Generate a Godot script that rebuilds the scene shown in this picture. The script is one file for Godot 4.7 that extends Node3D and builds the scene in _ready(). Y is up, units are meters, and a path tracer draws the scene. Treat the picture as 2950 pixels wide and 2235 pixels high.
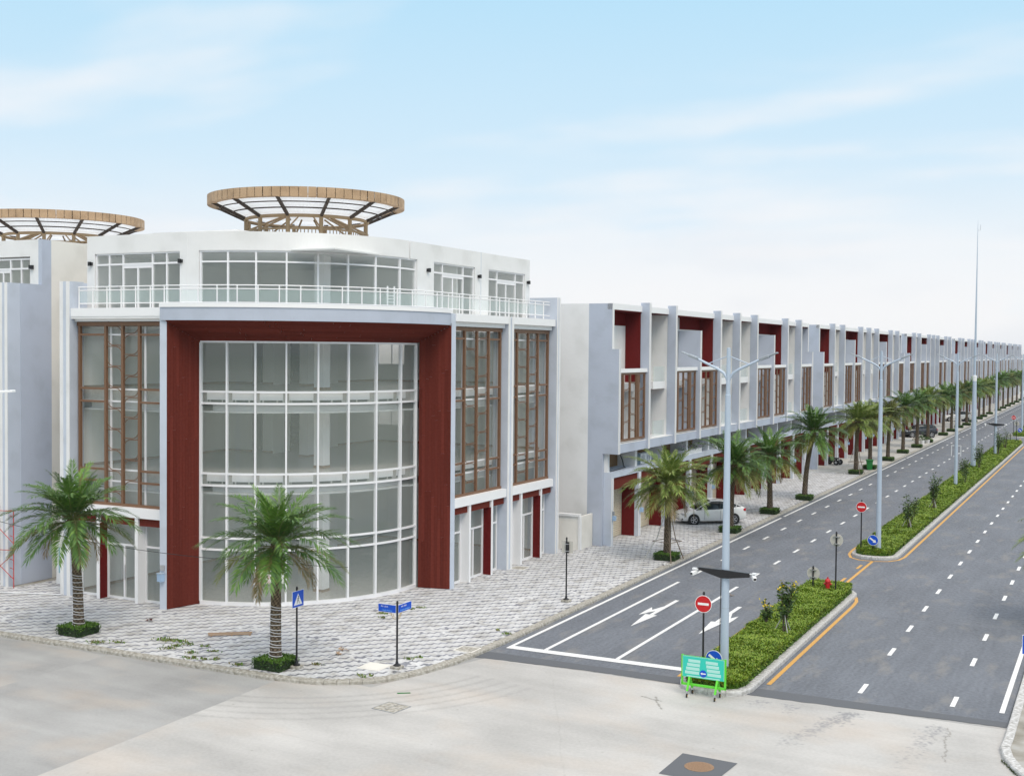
extends Node3D
# A street corner with a curved glass corner building, a terrace of shophouses, palms and a divided road.
# World: x to the right, y up, pavement at y = 0, road at y = -0.12, the boulevard runs along -z.

const ROAD := -0.12
const CC := Vector2(-35.59, -46.89)      # centre of the corner building's curve
const ANG := [8.07, 17.9, 27.8, 38.2, 49.1, 60.2, 71.7, 84.2, 95.0]
var M := {}
var names := {}
var rng := RandomNumberGenerator.new()
var unit_box: Dictionary = {}


func _ready() -> void:
	rng.seed = 7
	camera_and_light()
	materials()
	setting()
	corner_building()
	left_building()
	terrace_blocks()
	palms()
	medians()
	street_furniture()
	vehicles()
	small_things()


func camera_and_light() -> void:
	var cam := Camera3D.new()
	cam.name = "camera"
	cam.position = Vector3(0, 10.8, 0)
	cam.rotation_order = EULER_ORDER_YXZ
	cam.rotation_degrees = Vector3(-1.755, 26.562, 0.508)
	cam.fov = 35.29
	cam.near = 0.1
	cam.far = 4000.0
	add_child(cam)
	cam.current = true
	var sun := DirectionalLight3D.new()
	sun.name = "sun"
	sun.light_energy = 0.5
	sun.light_angular_distance = 28.0
	sun.light_color = Color(1.0, 0.95, 0.88)
	sun.shadow_enabled = true
	sun.rotation_degrees = Vector3(-52, 48, 0)
	add_child(sun)
	var env := Environment.new()
	env.background_mode = Environment.BG_SKY
	env.tonemap_mode = Environment.TONE_MAPPER_LINEAR
	env.tonemap_exposure = 1.1
	env.sdfgi_enabled = true
	env.ssao_enabled = true
	env.ssil_enabled = true
	env.fog_enabled = true
	env.fog_density = 0.00008
	env.fog_light_color = Color(0.90, 0.93, 0.97)
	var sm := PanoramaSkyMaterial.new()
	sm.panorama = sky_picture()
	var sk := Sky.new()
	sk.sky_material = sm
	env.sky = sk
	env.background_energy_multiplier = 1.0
	var we := WorldEnvironment.new()
	we.name = "environment"
	we.environment = env
	add_child(we)


func sky_picture() -> Texture2D:
	var w := 2048
	var h := 1024
	var im := Image.create(w, h, false, Image.FORMAT_RGBF)
	im.fill(Color(0.70, 0.70, 0.69))
	var big := noise(11, 1.0, 5)
	var wisp := noise(23, 1.0, 5)
	var puff := noise(37, 1.0, 5)
	for y in h / 2 + 4:
		var el := (0.5 - (y + 0.5) / h) * PI
		var s := sin(maxf(el, 0.002))
		var c := cos(el)
		# clear air from the horizon up
		var t: float = clampf(s / 0.30, 0.0, 1.0)
		var air := Color(0.80, 0.85, 0.90).lerp(Color(0.425, 0.685, 0.87), pow(t, 0.9))
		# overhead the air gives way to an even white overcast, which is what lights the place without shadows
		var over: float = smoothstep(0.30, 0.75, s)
		for x in w:
			var az := ((x + 0.5) / w - 0.5) * TAU
			var dx := sin(az) * c
			var dz := -cos(az) * c
			# high thin veil on a plane far above, stretched by perspective
			var k := 1.0 / (s + 0.10)
			var veil := big.get_noise_3d(dx * k * 0.55, 3.0, dz * k * 0.8) * 0.5 + 0.5
			var streak := wisp.get_noise_3d(dx * k * 0.9 + 4.0, veil * 0.5, dz * k * 2.2) * 0.5 + 0.5
			var cover: float = smoothstep(0.46, 0.80, veil * 0.55 + streak * 0.45) * 0.85
			cover *= clampf(0.35 + 0.65 * (1.0 - clampf((s - 0.12) / 0.5, 0.0, 1.0)), 0.0, 1.0)
			# low bank of soft cumulus towards the horizon
			var band: float = smoothstep(0.17, 0.02, s)
			var pu := puff.get_noise_3d(dx * 5.0, s * 16.0, dz * 5.0) * 0.5 + 0.5
			var low: float = band * smoothstep(0.30, 0.62, pu + band * 0.32)
			var shade := puff.get_noise_3d(dx * 5.0 + 0.02, s * 16.0 - 0.42, dz * 5.0) * 0.5 + 0.5
			var white := Color(0.83, 0.85, 0.88)
			var lowc := Color(0.855, 0.86, 0.87).lerp(Color(0.755, 0.78, 0.82), smoothstep(0.45, 0.75, shade) * 0.5)
			var col := air.lerp(white, cover).lerp(lowc, low)
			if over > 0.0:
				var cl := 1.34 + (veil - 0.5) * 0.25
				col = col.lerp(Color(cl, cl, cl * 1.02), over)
			im.set_pixel(x, y, col)
	return ImageTexture.create_from_image(im)


func noise(sd: int, f: float, oct: int) -> FastNoiseLite:
	var n := FastNoiseLite.new()
	n.seed = sd
	n.frequency = f
	n.noise_type = FastNoiseLite.TYPE_SIMPLEX_SMOOTH
	n.fractal_type = FastNoiseLite.FRACTAL_FBM
	n.fractal_octaves = oct
	return n


# ---------------------------------------------------------------- shapes
class Geo:
	var v := PackedVector3Array()
	var n := PackedVector3Array()
	var c := PackedColorArray()
	var u := PackedVector2Array()
	var col := Color.WHITE

	func tri(a: Vector3, b: Vector3, d: Vector3) -> void:       # counter-clockwise seen from outside
		var m := (b - a).cross(d - a).normalized()
		v.append(a); v.append(d); v.append(b)
		for i in 3:
			n.append(m); c.append(col); u.append(Vector2.ZERO)

	func quad(a: Vector3, b: Vector3, d: Vector3, e: Vector3) -> void:
		var m := (d - a).cross(e - b).normalized()
		v.append(a); v.append(d); v.append(b); v.append(a); v.append(e); v.append(d)
		for i in 6:
			n.append(m); c.append(col)
		u.append(Vector2(0, 1)); u.append(Vector2(1, 0)); u.append(Vector2(1, 1)); u.append(Vector2(0, 1)); u.append(Vector2(0, 0)); u.append(Vector2(1, 0))

	func smooth_quad(p: Array, q: Array) -> void:
		for i in [0, 2, 1, 0, 3, 2]:
			v.append(p[i]); n.append(q[i]); c.append(col); u.append(Vector2.ZERO)

	func box(o: Vector3, s: Vector3, b := Basis()) -> void:     # o is the centre
		var x := b.x * s.x * 0.5
		var y := b.y * s.y * 0.5
		var z := b.z * s.z * 0.5
		quad(o - x - y + z, o + x - y + z, o + x + y + z, o - x + y + z)
		quad(o + x - y - z, o - x - y - z, o - x + y - z, o + x + y - z)
		quad(o + x - y + z, o + x - y - z, o + x + y - z, o + x + y + z)
		quad(o - x - y - z, o - x - y + z, o - x + y + z, o - x + y - z)
		quad(o - x + y + z, o + x + y + z, o + x + y - z, o - x + y - z)
		quad(o - x - y - z, o + x - y - z, o + x - y + z, o - x - y + z)

	func slab(x0: float, x1: float, y0: float, y1: float, z0: float, z1: float) -> void:
		box(Vector3(x0 + x1, y0 + y1, z0 + z1) * 0.5, Vector3(absf(x1 - x0), absf(y1 - y0), absf(z1 - z0)))

	func bevel_box(o: Vector3, s: Vector3, ch: float, b := Basis()) -> void:   # top edges and upright edges cut off
		var h := s * 0.5
		var ring := []
		for k in [[h.y - ch, 0.0], [h.y, ch], [-h.y, 0.0]]:
			var r := []
			var i: float = k[1]
			for p in [[-h.x + ch, h.z], [h.x - ch, h.z], [h.x, h.z - ch], [h.x, -h.z + ch], [h.x - ch, -h.z], [-h.x + ch, -h.z], [-h.x, -h.z + ch], [-h.x, h.z - ch]]:
				r.append(o + b * Vector3(p[0] - signf(p[0]) * i, k[0], p[1] - signf(p[1]) * i))
			ring.append(r)
		for j in 8:
			var j2 := (j + 1) % 8
			quad(ring[2][j], ring[2][j2], ring[0][j2], ring[0][j])
			quad(ring[0][j], ring[0][j2], ring[1][j2], ring[1][j])
			tri(o + b.y * h.y, ring[1][j], ring[1][j2])

	func tube(pts: Array, rad: Array, sides := 6, caps := true) -> void:
		var rings := []
		var nrm := []
		var up := Vector3.UP
		for i in pts.size():
			var d: Vector3 = (pts[mini(i + 1, pts.size() - 1)] - pts[maxi(i - 1, 0)]).normalized()
			if absf(d.dot(up)) > 0.95:
				up = Vector3.RIGHT if absf(d.x) < 0.9 else Vector3.BACK
			var x := up.cross(d).normalized()
			var y := d.cross(x)
			var r := []
			var q := []
			for j in sides:
				var a := TAU * j / sides
				var m := x * cos(a) + y * sin(a)
				q.append(m)
				r.append(pts[i] + m * rad[mini(i, rad.size() - 1)])
			rings.append(r)
			nrm.append(q)
			up = y
		for i in pts.size() - 1:
			for j in sides:
				var k := (j + 1) % sides
				smooth_quad([rings[i][j], rings[i][k], rings[i + 1][k], rings[i + 1][j]], [nrm[i][j], nrm[i][k], nrm[i + 1][k], nrm[i + 1][j]])
		if caps:
			for e in [0, pts.size() - 1]:
				for j in sides:
					var k := (j + 1) % sides
					if e == 0:
						tri(pts[e], rings[e][k], rings[e][j])
					else:
						tri(pts[e], rings[e][j], rings[e][k])

	func lathe(o: Vector3, prof: Array, sides := 12, axis := Basis()) -> void:   # prof: Vector2(radius, height), bottom to top
		for i in prof.size() - 1:
			var a: Vector2 = prof[i]
			var b: Vector2 = prof[i + 1]
			var s := Vector2(b.y - a.y, a.x - b.x).normalized()
			for j in sides:
				var p := []
				var q := []
				for e in [[a, j], [a, j + 1], [b, j + 1], [b, j]]:
					var t: float = TAU * e[1] / sides
					p.append(o + axis * Vector3(e[0].x * cos(t), e[0].y, -e[0].x * sin(t)))
					q.append((axis * Vector3(s.x * cos(t), s.y, -s.x * sin(t))).normalized())
				smooth_quad(p, q)

	func prism(poly: PackedVector2Array, xf: Transform3D, depth: float) -> void:  # polygon in local xy, pulled along +z
		var pl := poly
		if Geometry2D.is_polygon_clockwise(pl):
			pl.reverse()
		var ix := Geometry2D.triangulate_polygon(pl)
		for i in range(0, ix.size(), 3):
			var p := [pl[ix[i]], pl[ix[i + 1]], pl[ix[i + 2]]]
			if (p[1] - p[0]).cross(p[2] - p[0]) < 0:
				p = [p[0], p[2], p[1]]
			tri(xf * Vector3(p[0].x, p[0].y, depth), xf * Vector3(p[1].x, p[1].y, depth), xf * Vector3(p[2].x, p[2].y, depth))
			if depth > 0.0:
				tri(xf * Vector3(p[0].x, p[0].y, 0), xf * Vector3(p[2].x, p[2].y, 0), xf * Vector3(p[1].x, p[1].y, 0))
		if depth > 0.0:
			for i in pl.size():
				var a := pl[i]
				var b := pl[(i + 1) % pl.size()]
				quad(xf * Vector3(a.x, a.y, 0), xf * Vector3(b.x, b.y, 0), xf * Vector3(b.x, b.y, depth), xf * Vector3(a.x, a.y, depth))

	func upright(plan: PackedVector2Array, y0: float, y1: float) -> void:   # plan in world x,z
		var pl := PackedVector2Array()
		for p in plan:
			pl.append(Vector2(p.x, -p.y))
		prism(pl, Transform3D(Basis(Vector3.RIGHT, Vector3.FORWARD, Vector3.UP), Vector3(0, y0, 0)), y1 - y0)

	func add(g: Geo, t: Transform3D) -> void:
		for i in g.v.size():
			v.append(t * g.v[i])
			n.append((t.basis * g.n[i]).normalized())
		c.append_array(g.c)
		u.append_array(g.u)

	func mesh(m: Material) -> ArrayMesh:
		var a := []
		a.resize(Mesh.ARRAY_MAX)
		a[Mesh.ARRAY_VERTEX] = v
		a[Mesh.ARRAY_NORMAL] = n
		a[Mesh.ARRAY_COLOR] = c
		a[Mesh.ARRAY_TEX_UV] = u
		var r := ArrayMesh.new()
		if v.size():
			r.add_surface_from_arrays(Mesh.PRIMITIVE_TRIANGLES, a)
			r.surface_set_material(0, m)
		return r


# ---------------------------------------------------------------- nodes
func numbered(s: String) -> String:
	var k: int = names.get(s, 0)
	names[s] = k + 1
	return s if k == 0 else "%s_%03d" % [s, k]


func thing(nm: String, label: String, category: String, at := Vector3.ZERO, turn := 0.0, group := "") -> Node3D:
	var o := Node3D.new()
	o.name = numbered(nm)
	add_child(o)
	o.position = at
	o.rotation.y = turn
	tag(o, label, category, group)
	return o


func tag(o: Node3D, label: String, category: String, group := "") -> Node3D:
	if label: o.set_meta("label", label)
	if category: o.set_meta("category", category)
	if group: o.set_meta("group", group)
	return o


func part(nm: String, shape, m, parent: Node, at := Vector3.ZERO) -> MeshInstance3D:
	var o := MeshInstance3D.new()
	o.mesh = shape if shape is Mesh else shape.mesh(M[m] if m is String else m)
	if parent == self:
		o.name = numbered(nm)
		add_child(o)
	else:
		var k := "_n_" + nm
		var i: int = parent.get_meta(k, 0)
		parent.set_meta(k, i + 1)
		o.name = nm if i == 0 else "%s_%03d" % [nm, i]
		parent.add_child(o, true)
	o.position = at
	return o


func structure(nm: String, shape, m) -> MeshInstance3D:
	var o := part(nm, shape, m, self)
	o.set_meta("kind", "structure")
	return o


func dup(src: Node3D, nm: String, label: String, at: Vector3, turn := 0.0, group := "") -> Node3D:
	var o: Node3D = src.duplicate()
	o.name = numbered(nm)
	add_child(o)
	o.position = at
	o.rotation.y = turn
	tag(o, label, src.get_meta("category", ""), group)
	return o


func bx(x0: float, x1: float, y0: float, y1: float, z0: float, z1: float) -> Geo:
	var g := Geo.new()
	g.slab(x0, x1, y0, y1, z0, z1)
	return g


func on_arc(r: float, deg: float, y := 0.0) -> Vector3:
	var a := deg_to_rad(deg)
	return Vector3(CC.x + r * sin(a), y, CC.y + r * cos(a))


func arc_band(r0: float, r1: float, a0: float, a1: float, y0: float, y1: float, steps: int, dy_in := 0.0) -> Geo:
	# a curved solid between two radii; dy_in lifts (or drops) its inner underside
	var g := Geo.new()
	for i in steps:
		var a := lerpf(a0, a1, float(i) / steps)
		var b := lerpf(a0, a1, float(i + 1) / steps)
		var oa := on_arc(r1, a); var ob := on_arc(r1, b); var ia := on_arc(r0, a); var ib := on_arc(r0, b)
		var lo := Vector3(0, y0, 0); var li := Vector3(0, y0 + dy_in, 0); var hi := Vector3(0, y1, 0)
		g.quad(oa + lo, ob + lo, ob + hi, oa + hi)
		g.quad(ib + li, ia + li, ia + hi, ib + hi)
		g.quad(oa + hi, ob + hi, ib + hi, ia + hi)
		g.quad(ia + li, ib + li, ob + lo, oa + lo)
		if i == 0: g.quad(ia + li, oa + lo, oa + hi, ia + hi)
		if i == steps - 1: g.quad(ob + lo, ib + li, ib + hi, ob + hi)
	return g


# ---------------------------------------------------------------- materials
func tex(freq: float, lo: Color, hi: Color, sd: int, size := 512, oct := 5, mid = null) -> NoiseTexture2D:
	var t := NoiseTexture2D.new()
	var n := FastNoiseLite.new()
	n.seed = sd
	n.frequency = freq
	n.noise_type = FastNoiseLite.TYPE_SIMPLEX_SMOOTH
	n.fractal_octaves = oct
	t.noise = n
	t.width = size
	t.height = size
	t.seamless = true
	t.generate_mipmaps = false
	var r := Gradient.new()
	r.set_color(0, lo)
	r.set_color(1, hi)
	if mid != null:
		r.add_point(0.5, mid)
	t.color_ramp = r
	return t


func bump(freq: float, sd: int, strength: float, size := 512) -> NoiseTexture2D:
	var t := NoiseTexture2D.new()
	var n := FastNoiseLite.new()
	n.seed = sd
	n.frequency = freq
	n.fractal_octaves = 4
	t.noise = n
	t.width = size
	t.height = size
	t.seamless = true
	t.generate_mipmaps = false
	t.as_normal_map = true
	t.bump_strength = strength
	return t


func mat(nm: String, lin: Color, rough := 0.8, metal := 0.0, t: Texture2D = null, scale := 0.5, nt: Texture2D = null, ns := 1.0) -> StandardMaterial3D:
	var m := StandardMaterial3D.new()
	m.resource_name = nm
	m.albedo_color = lin.linear_to_srgb()
	m.roughness = rough
	m.metallic = metal
	if t or nt:
		m.uv1_triplanar = true
		m.uv1_world_triplanar = true
		m.uv1_scale = Vector3(scale, scale, scale)
	if t: m.albedo_texture = t
	if nt:
		m.normal_enabled = true
		m.normal_texture = nt
		m.normal_scale = ns
	M[nm] = m
	return m


func tinted(nm: String, lin: Color, rough := 0.8, back := 0.0) -> StandardMaterial3D:
	var m := mat(nm, lin, rough)
	m.vertex_color_use_as_albedo = true
	if back > 0.0:
		m.backlight_enabled = true
		m.backlight = Color(back, back, back * 0.4)
	return m


func materials() -> void:
	var stain := tex(0.008, Color(0.93, 0.93, 0.925), Color(1, 1, 1), 3, 512, 6, Color(0.985, 0.985, 0.985))
	var grain := bump(0.12, 9, 3.0, 256)
	mat("white_wall", Color(0.80, 0.80, 0.80), 0.75, 0, stain, 0.11, grain, 0.03)
	mat("cream_wall", Color(0.80, 0.775, 0.72), 0.8, 0, stain, 0.11, grain, 0.03)
	mat("grey_wall", Color(0.47, 0.515, 0.61), 0.75, 0, stain, 0.13, grain, 0.04)
	mat("pale_grey_wall", Color(0.55, 0.60, 0.69), 0.75, 0, stain, 0.13, grain, 0.04)
	mat("inside_wall", Color(0.80, 0.81, 0.79), 0.85)
	mat("inside_floor", Color(0.48, 0.47, 0.44), 0.25, 0, tex(0.02, Color(0.9, 0.9, 0.9), Color(1, 1, 1), 5), 0.4)
	mat("ceiling", Color(0.70, 0.71, 0.70), 0.9)
	mat("white_trim", Color(0.84, 0.84, 0.85), 0.45)
	mat("white_frame", Color(0.80, 0.80, 0.82), 0.35)
	var wood := tex(0.02, Color(0.90, 0.88, 0.87), Color(1.0, 1.0, 1.0), 17, 512, 5)
	for i in 4:
		var k: float = [0.86, 1.0, 1.14, 0.94][i]
		mat("red_board_%d" % i, Color(0.150 * k, 0.034 * k, 0.025 * k), 0.8, 0, wood, 0.6)
		M["red_board_%d" % i].metallic_specular = 0.15
	mat("red_panel", Color(0.145, 0.018, 0.018), 0.8, 0, wood, 0.5).metallic_specular = 0.15
	mat("screen_metal", Color(0.19, 0.10, 0.055), 0.5, 0.1)
	mat("tan_wall", Color(0.235, 0.142, 0.068), 0.85, 0, stain, 0.2)
	mat("shutter", Color(0.62, 0.56, 0.44), 0.5, 0.1)
	mat("black_paint", Color(0.012, 0.012, 0.014), 0.4)
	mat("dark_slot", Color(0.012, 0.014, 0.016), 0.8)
	mat("steel", Color(0.55, 0.56, 0.58), 0.35, 0.8)
	mat("pole_paint", Color(0.44, 0.52, 0.62), 0.45, 0.15)
	mat("lamp_head", Color(0.30, 0.33, 0.36), 0.4, 0.3)
	mat("white_plastic", Color(0.78, 0.79, 0.80), 0.4)
	mat("ring_paint", Color(0.45, 0.31, 0.19), 0.7, 0, tex(0.01, Color(0.80, 0.78, 0.76), Color(1.0, 1.0, 1.0), 41, 512, 6, Color(0.97, 0.965, 0.96)), 0.12)
	mat("canopy_steel", Color(0.34, 0.24, 0.14), 0.7)
	mat("dark_beam", Color(0.045, 0.032, 0.024), 0.7)
	mat("old_concrete", Color(0.38, 0.37, 0.35), 0.9, 0, tex(0.015, Color(0.2, 0.2, 0.2), Color(1, 1, 1), 43, 512, 6), 0.5)
	mat("kerb", Color(0.47, 0.455, 0.42), 0.85, 0, tex(0.02, Color(0.68, 0.66, 0.62), Color(1.1, 1.1, 1.1), 19, 512, 6), 0.6, grain, 0.3)
	mat("median_kerb", Color(0.60, 0.60, 0.60), 0.85, 0, tex(0.02, Color(0.72, 0.71, 0.69), Color(1.08, 1.08, 1.08), 20, 512, 6), 0.6, grain, 0.3)
	mat("joint_sand", Color(0.36, 0.355, 0.34), 0.95, 0, tex(0.01, Color(0.75, 0.72, 0.66), Color(1.1, 1.1, 1.1), 21), 0.15)
	mat("far_paving", Color(0.55, 0.54, 0.515), 0.9, 0, tex(0.012, Color(0.84, 0.83, 0.82), Color(1.08, 1.08, 1.08), 22, 512, 6), 0.2)
	mat("road_paint", Color(0.80, 0.80, 0.79), 0.6, 0, tex(0.05, Color(0.80, 0.80, 0.80), Color(1, 1, 1), 24, 512, 5, Color(0.99, 0.99, 0.99)), 0.5)
	mat("yellow_paint", Color(0.74, 0.40, 0.085), 0.6, 0, tex(0.05, Color(0.80, 0.80, 0.80), Color(1, 1, 1), 25), 0.5)
	mat("soil", Color(0.07, 0.055, 0.035), 0.95)
	mat("earth", Color(0.20, 0.21, 0.13), 0.95)
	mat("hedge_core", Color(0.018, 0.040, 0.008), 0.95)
	tinted("leaf", Color(1, 1, 1), 0.55, 0.35)
	tinted("bark", Color(1, 1, 1), 0.95)
	tinted("paver", Color(1, 1, 1), 0.85)
	var pm: StandardMaterial3D = M["paver"]
	pm.uv1_triplanar = true
	pm.uv1_world_triplanar = true
	pm.uv1_scale = Vector3(0.17, 0.17, 0.17)
	pm.albedo_texture = tex(0.012, Color(0.80, 0.785, 0.76), Color(1.0, 1.0, 1.0), 61, 512, 6, Color(0.97, 0.97, 0.97))
	mat("sign_blue", Color(0.0, 0.075, 0.55), 0.4)
	mat("sign_red", Color(0.52, 0.004, 0.008), 0.4)
	mat("sign_white", Color(0.80, 0.80, 0.80), 0.45)
	mat("sign_back", Color(0.50, 0.48, 0.43), 0.6)
	mat("sign_black", Color(0.02, 0.02, 0.02), 0.5)
	mat("hydrant_red", Color(0.50, 0.012, 0.02), 0.4)
	mat("bin_green", Color(0.008, 0.17, 0.03), 0.45)
	mat("board_green", Color(0.12, 0.62, 0.035), 0.45)
	mat("board_teal", Color(0.025, 0.56, 0.44), 0.4)
	mat("board_pale", Color(0.42, 0.74, 0.66), 0.4)
	mat("scaffold_red", Color(0.55, 0.06, 0.05), 0.5, 0.2)
	mat("box_blue", Color(0.34, 0.48, 0.66), 0.5)
	mat("timber", Color(0.42, 0.29, 0.19), 0.85)
	mat("stake", Color(0.20, 0.155, 0.115), 0.9)
	mat("pale_stake", Color(0.42, 0.42, 0.40), 0.8)
	mat("rubber", Color(0.014, 0.014, 0.015), 0.85)
	mat("alloy", Color(0.60, 0.60, 0.62), 0.3, 0.8)
	mat("brass", Color(0.45, 0.30, 0.10), 0.4, 0.5)
	mat("flower_pot", Color(0.70, 0.70, 0.70), 0.6)
	mat("aircon_blue", Color(0.10, 0.17, 0.22), 0.5)
	mat("flower_pink", Color(0.45, 0.36, 0.62), 0.7)
	mat("yellow_flower", Color(0.72, 0.52, 0.02), 0.6)
	var car := mat("car_white", Color(0.78, 0.78, 0.77), 0.25)
	car.clearcoat_enabled = true
	car.clearcoat = 0.8
	car.clearcoat_roughness = 0.05
	var dark := mat("car_black", Color(0.008, 0.010, 0.018), 0.25)
	dark.clearcoat_enabled = true
	dark.clearcoat = 0.8
	dark.clearcoat_roughness = 0.05
	mat("car_glass", Color(0.012, 0.018, 0.022), 0.05)
	mat("tail_red", Color(0.55, 0.01, 0.02), 0.2)
	mat("head_lamp", Color(0.55, 0.56, 0.58), 0.1, 0.3)
	glass("glass", Color(0.62, 0.70, 0.66), 0.20)
	glass("dark_glass", Color(0.48, 0.56, 0.52), 0.42)
	glass("rail_glass", Color(0.55, 0.72, 0.70), 0.28)
	var poly := mat("polycarbonate", Color(0.70, 0.74, 0.80), 0.5)
	poly.backlight_enabled = true
	poly.backlight = Color(0.9, 0.9, 0.9)
	asphalt_material()


func glass(nm: String, lin: Color, alpha: float) -> void:
	var m := mat(nm, lin, 0.02)
	m.transparency = BaseMaterial3D.TRANSPARENCY_ALPHA
	m.albedo_color.a = alpha


func asphalt_material() -> void:
	# carriageways: 26 m across, laid along the road; wheel tracks, dusty edges and patches
	var w := 512
	var h := 1024
	var im := Image.create(w, h, false, Image.FORMAT_RGB8)
	var n1 := noise(71, 0.012, 4)
	var n2 := noise(72, 0.16, 3)
	var n3 := noise(73, 0.05, 4)
	for y in h:
		for x in w:
			var k := 1.0 + n1.get_noise_2d(x * 1.0, y * 0.35) * 0.16 + n2.get_noise_2d(x, y) * 0.20 + n3.get_noise_2d(x * 2.0, y * 0.12) * 0.10
			var dust: float = clampf(n1.get_noise_2d(x * 1.6 + 300.0, y * 0.6) * 2.2 - 0.45, 0.0, 1.0)
			var col := Color(0.140 * k, 0.152 * k, 0.175 * k).lerp(Color(0.25, 0.235, 0.215), dust * 0.42)
			im.set_pixel(x, y, col.linear_to_srgb())
	var m := mat("asphalt", Color(1, 1, 1), 0.9)
	m.albedo_texture = ImageTexture.create_from_image(im)
	m.uv1_triplanar = true
	m.uv1_world_triplanar = true
	m.uv1_scale = Vector3(1.0 / 13.0, 1.0 / 13.0, 1.0 / 26.0)
	m.normal_enabled = true
	m.normal_texture = bump(0.25, 75, 4.0, 256)
	m.normal_scale = 0.3
	mat("new_asphalt", Color(0.115, 0.122, 0.135), 0.9, 0, tex(0.2, Color(0.75, 0.75, 0.75), Color(1.2, 1.2, 1.2), 77), 0.5)
	# concrete crossing, one picture over 72 x 44 m
	concrete_picture("concrete", Color(0.425, 0.415, 0.40), 81, true)
	concrete_picture("grey_concrete", Color(0.33, 0.328, 0.322), 91, false)


func concrete_picture(nm: String, base: Color, sd: int, tyre: bool) -> void:
	# ground from x -38..2, z -38..-12 (tyre) seen from above at about 2.6 cm a dot
	var w := 1280
	var h := 832
	if not tyre:
		w = 640
		h = 640
	var im := Image.create(w, h, false, Image.FORMAT_RGB8)
	var blot := noise(sd, 0.006, 5)
	var streak := noise(sd + 1, 0.01, 4)
	var fine := noise(sd + 2, 0.22, 2)
	for y in h:
		for x in w:
			var k := 1.0 + blot.get_noise_2d(x, y) * 0.20 + streak.get_noise_2d(x * 0.35 + y * 0.30, y * 2.4 - x * 0.25) * 0.11 + fine.get_noise_2d(x, y) * 0.07
			var warm: float = clampf(blot.get_noise_2d(x + 700.0, y * 1.3) * 1.6, 0.0, 1.0)
			var col := Color(base.r * k, base.g * k, base.b * k).lerp(Color(0.50, 0.40, 0.31), warm * 0.28)
			im.set_pixel(x, y, col.linear_to_srgb())
	if tyre:
		var r := RandomNumberGenerator.new()
		r.seed = 5
		# tyre scuffs that came off the new asphalt
		for tr in [[-7.1, -37.5, -8.3, -33.6, 620], [-4.55, -37.3, -5.1, -33.0, 260], [-9.9, -37.5, -10.0, -36.7, 60], [-8.9, -37.5, -9.0, -36.4, 60]]:
			for i in int(tr[4]):
				var t: float = pow(r.randf(), 1.4)
				var px: float = lerpf(tr[0], tr[2], t) + r.randfn(0.0, 0.17)
				var pz: float = lerpf(tr[1], tr[3], t) + r.randfn(0.0, 0.1)
				dab(im, px, pz, r.randf_range(0.6, 2.2), Color(0.22, 0.22, 0.23), 0.55 * (1.0 - t * 0.7))
		# long faint curved wheel marks round the corner
		for q in 5:
			for i in 900:
				var t := i / 900.0
				var a := lerpf(0.05, 1.35, t)
				var rr := 7.6 + q * 0.55
				dab(im, -26.5 + sin(a) * rr + r.randfn(0, 0.05), -37.6 + cos(a) * rr + r.randfn(0, 0.05), 2.6, Color(0.36, 0.35, 0.34), 0.045)
		# cracks and joints between slabs
		for cr in [[-16.9, -37.0, -11.9, -27.0, 0.10], [-16.2, -32.6, -20.5, -23.5, 0.06], [-4.35, -37.4, -4.0, -34.2, 0.5], [-13.0, -36.4, -12.4, -35.2, 0.5], [-13.4, -36.2, -12.7, -36.0, 0.5], [-19.0, -27.5, -30.0, -29.5, 0.12]]:
			var px: float = cr[0]
			var pz: float = cr[1]
			var steps := 420
			var wob := 0.0
			for i in steps:
				var t := float(i) / steps
				wob = wob * 0.97 + r.randfn(0, 0.012)
				dab(im, lerpf(cr[0], cr[2], t) + wob, lerpf(cr[1], cr[3], t) + wob, 0.8, Color(0.25, 0.24, 0.22), cr[4])
		for i in 130:
			dab(im, r.randf_range(-37, 1), r.randf_range(-37, -13), r.randf_range(0.5, 1.5), Color(0.2, 0.19, 0.16), 0.6)
	var m := mat(nm, Color(1, 1, 1), 0.9)
	m.albedo_texture = ImageTexture.create_from_image(im)
	if not tyre:
		m.uv1_triplanar = true
		m.uv1_world_triplanar = true
		m.uv1_scale = Vector3(1.0 / 16.0, 1.0 / 16.0, 1.0 / 16.0)


func dab(im: Image, x: float, z: float, rad: float, col: Color, a: float) -> void:
	var cx := (x + 38.0) / 40.0 * im.get_width()
	var cy := (z + 38.0) / 26.0 * im.get_height()
	for j in range(floori(cy - rad), ceili(cy + rad) + 1):
		for i in range(floori(cx - rad), ceili(cx + rad) + 1):
			if i < 0 or j < 0 or i >= im.get_width() or j >= im.get_height():
				continue
			var d := Vector2(i - cx, j - cy).length() / rad
			if d < 1.0:
				im.set_pixel(i, j, im.get_pixel(i, j).lerp(col.linear_to_srgb(), a * (1.0 - d * d)))


# ---------------------------------------------------------------- the setting
func sheet(x0: float, x1: float, z0: float, z1: float, y: float) -> Geo:
	var g := Geo.new()
	var za := maxf(z0, z1)
	var zb := minf(z0, z1)
	g.quad(Vector3(x0, y, za), Vector3(x1, y, za), Vector3(x1, y, zb), Vector3(x0, y, zb))
	return g


func flat_poly(pts: Array, y: float) -> Geo:
	var g := Geo.new()
	var pl := PackedVector2Array()
	for p in pts:
		pl.append(Vector2(p[0], -p[1]))
	g.prism(pl, Transform3D(Basis(Vector3.RIGHT, Vector3.FORWARD, Vector3.UP), Vector3(0, y, 0)), 0.0)
	return g


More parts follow.
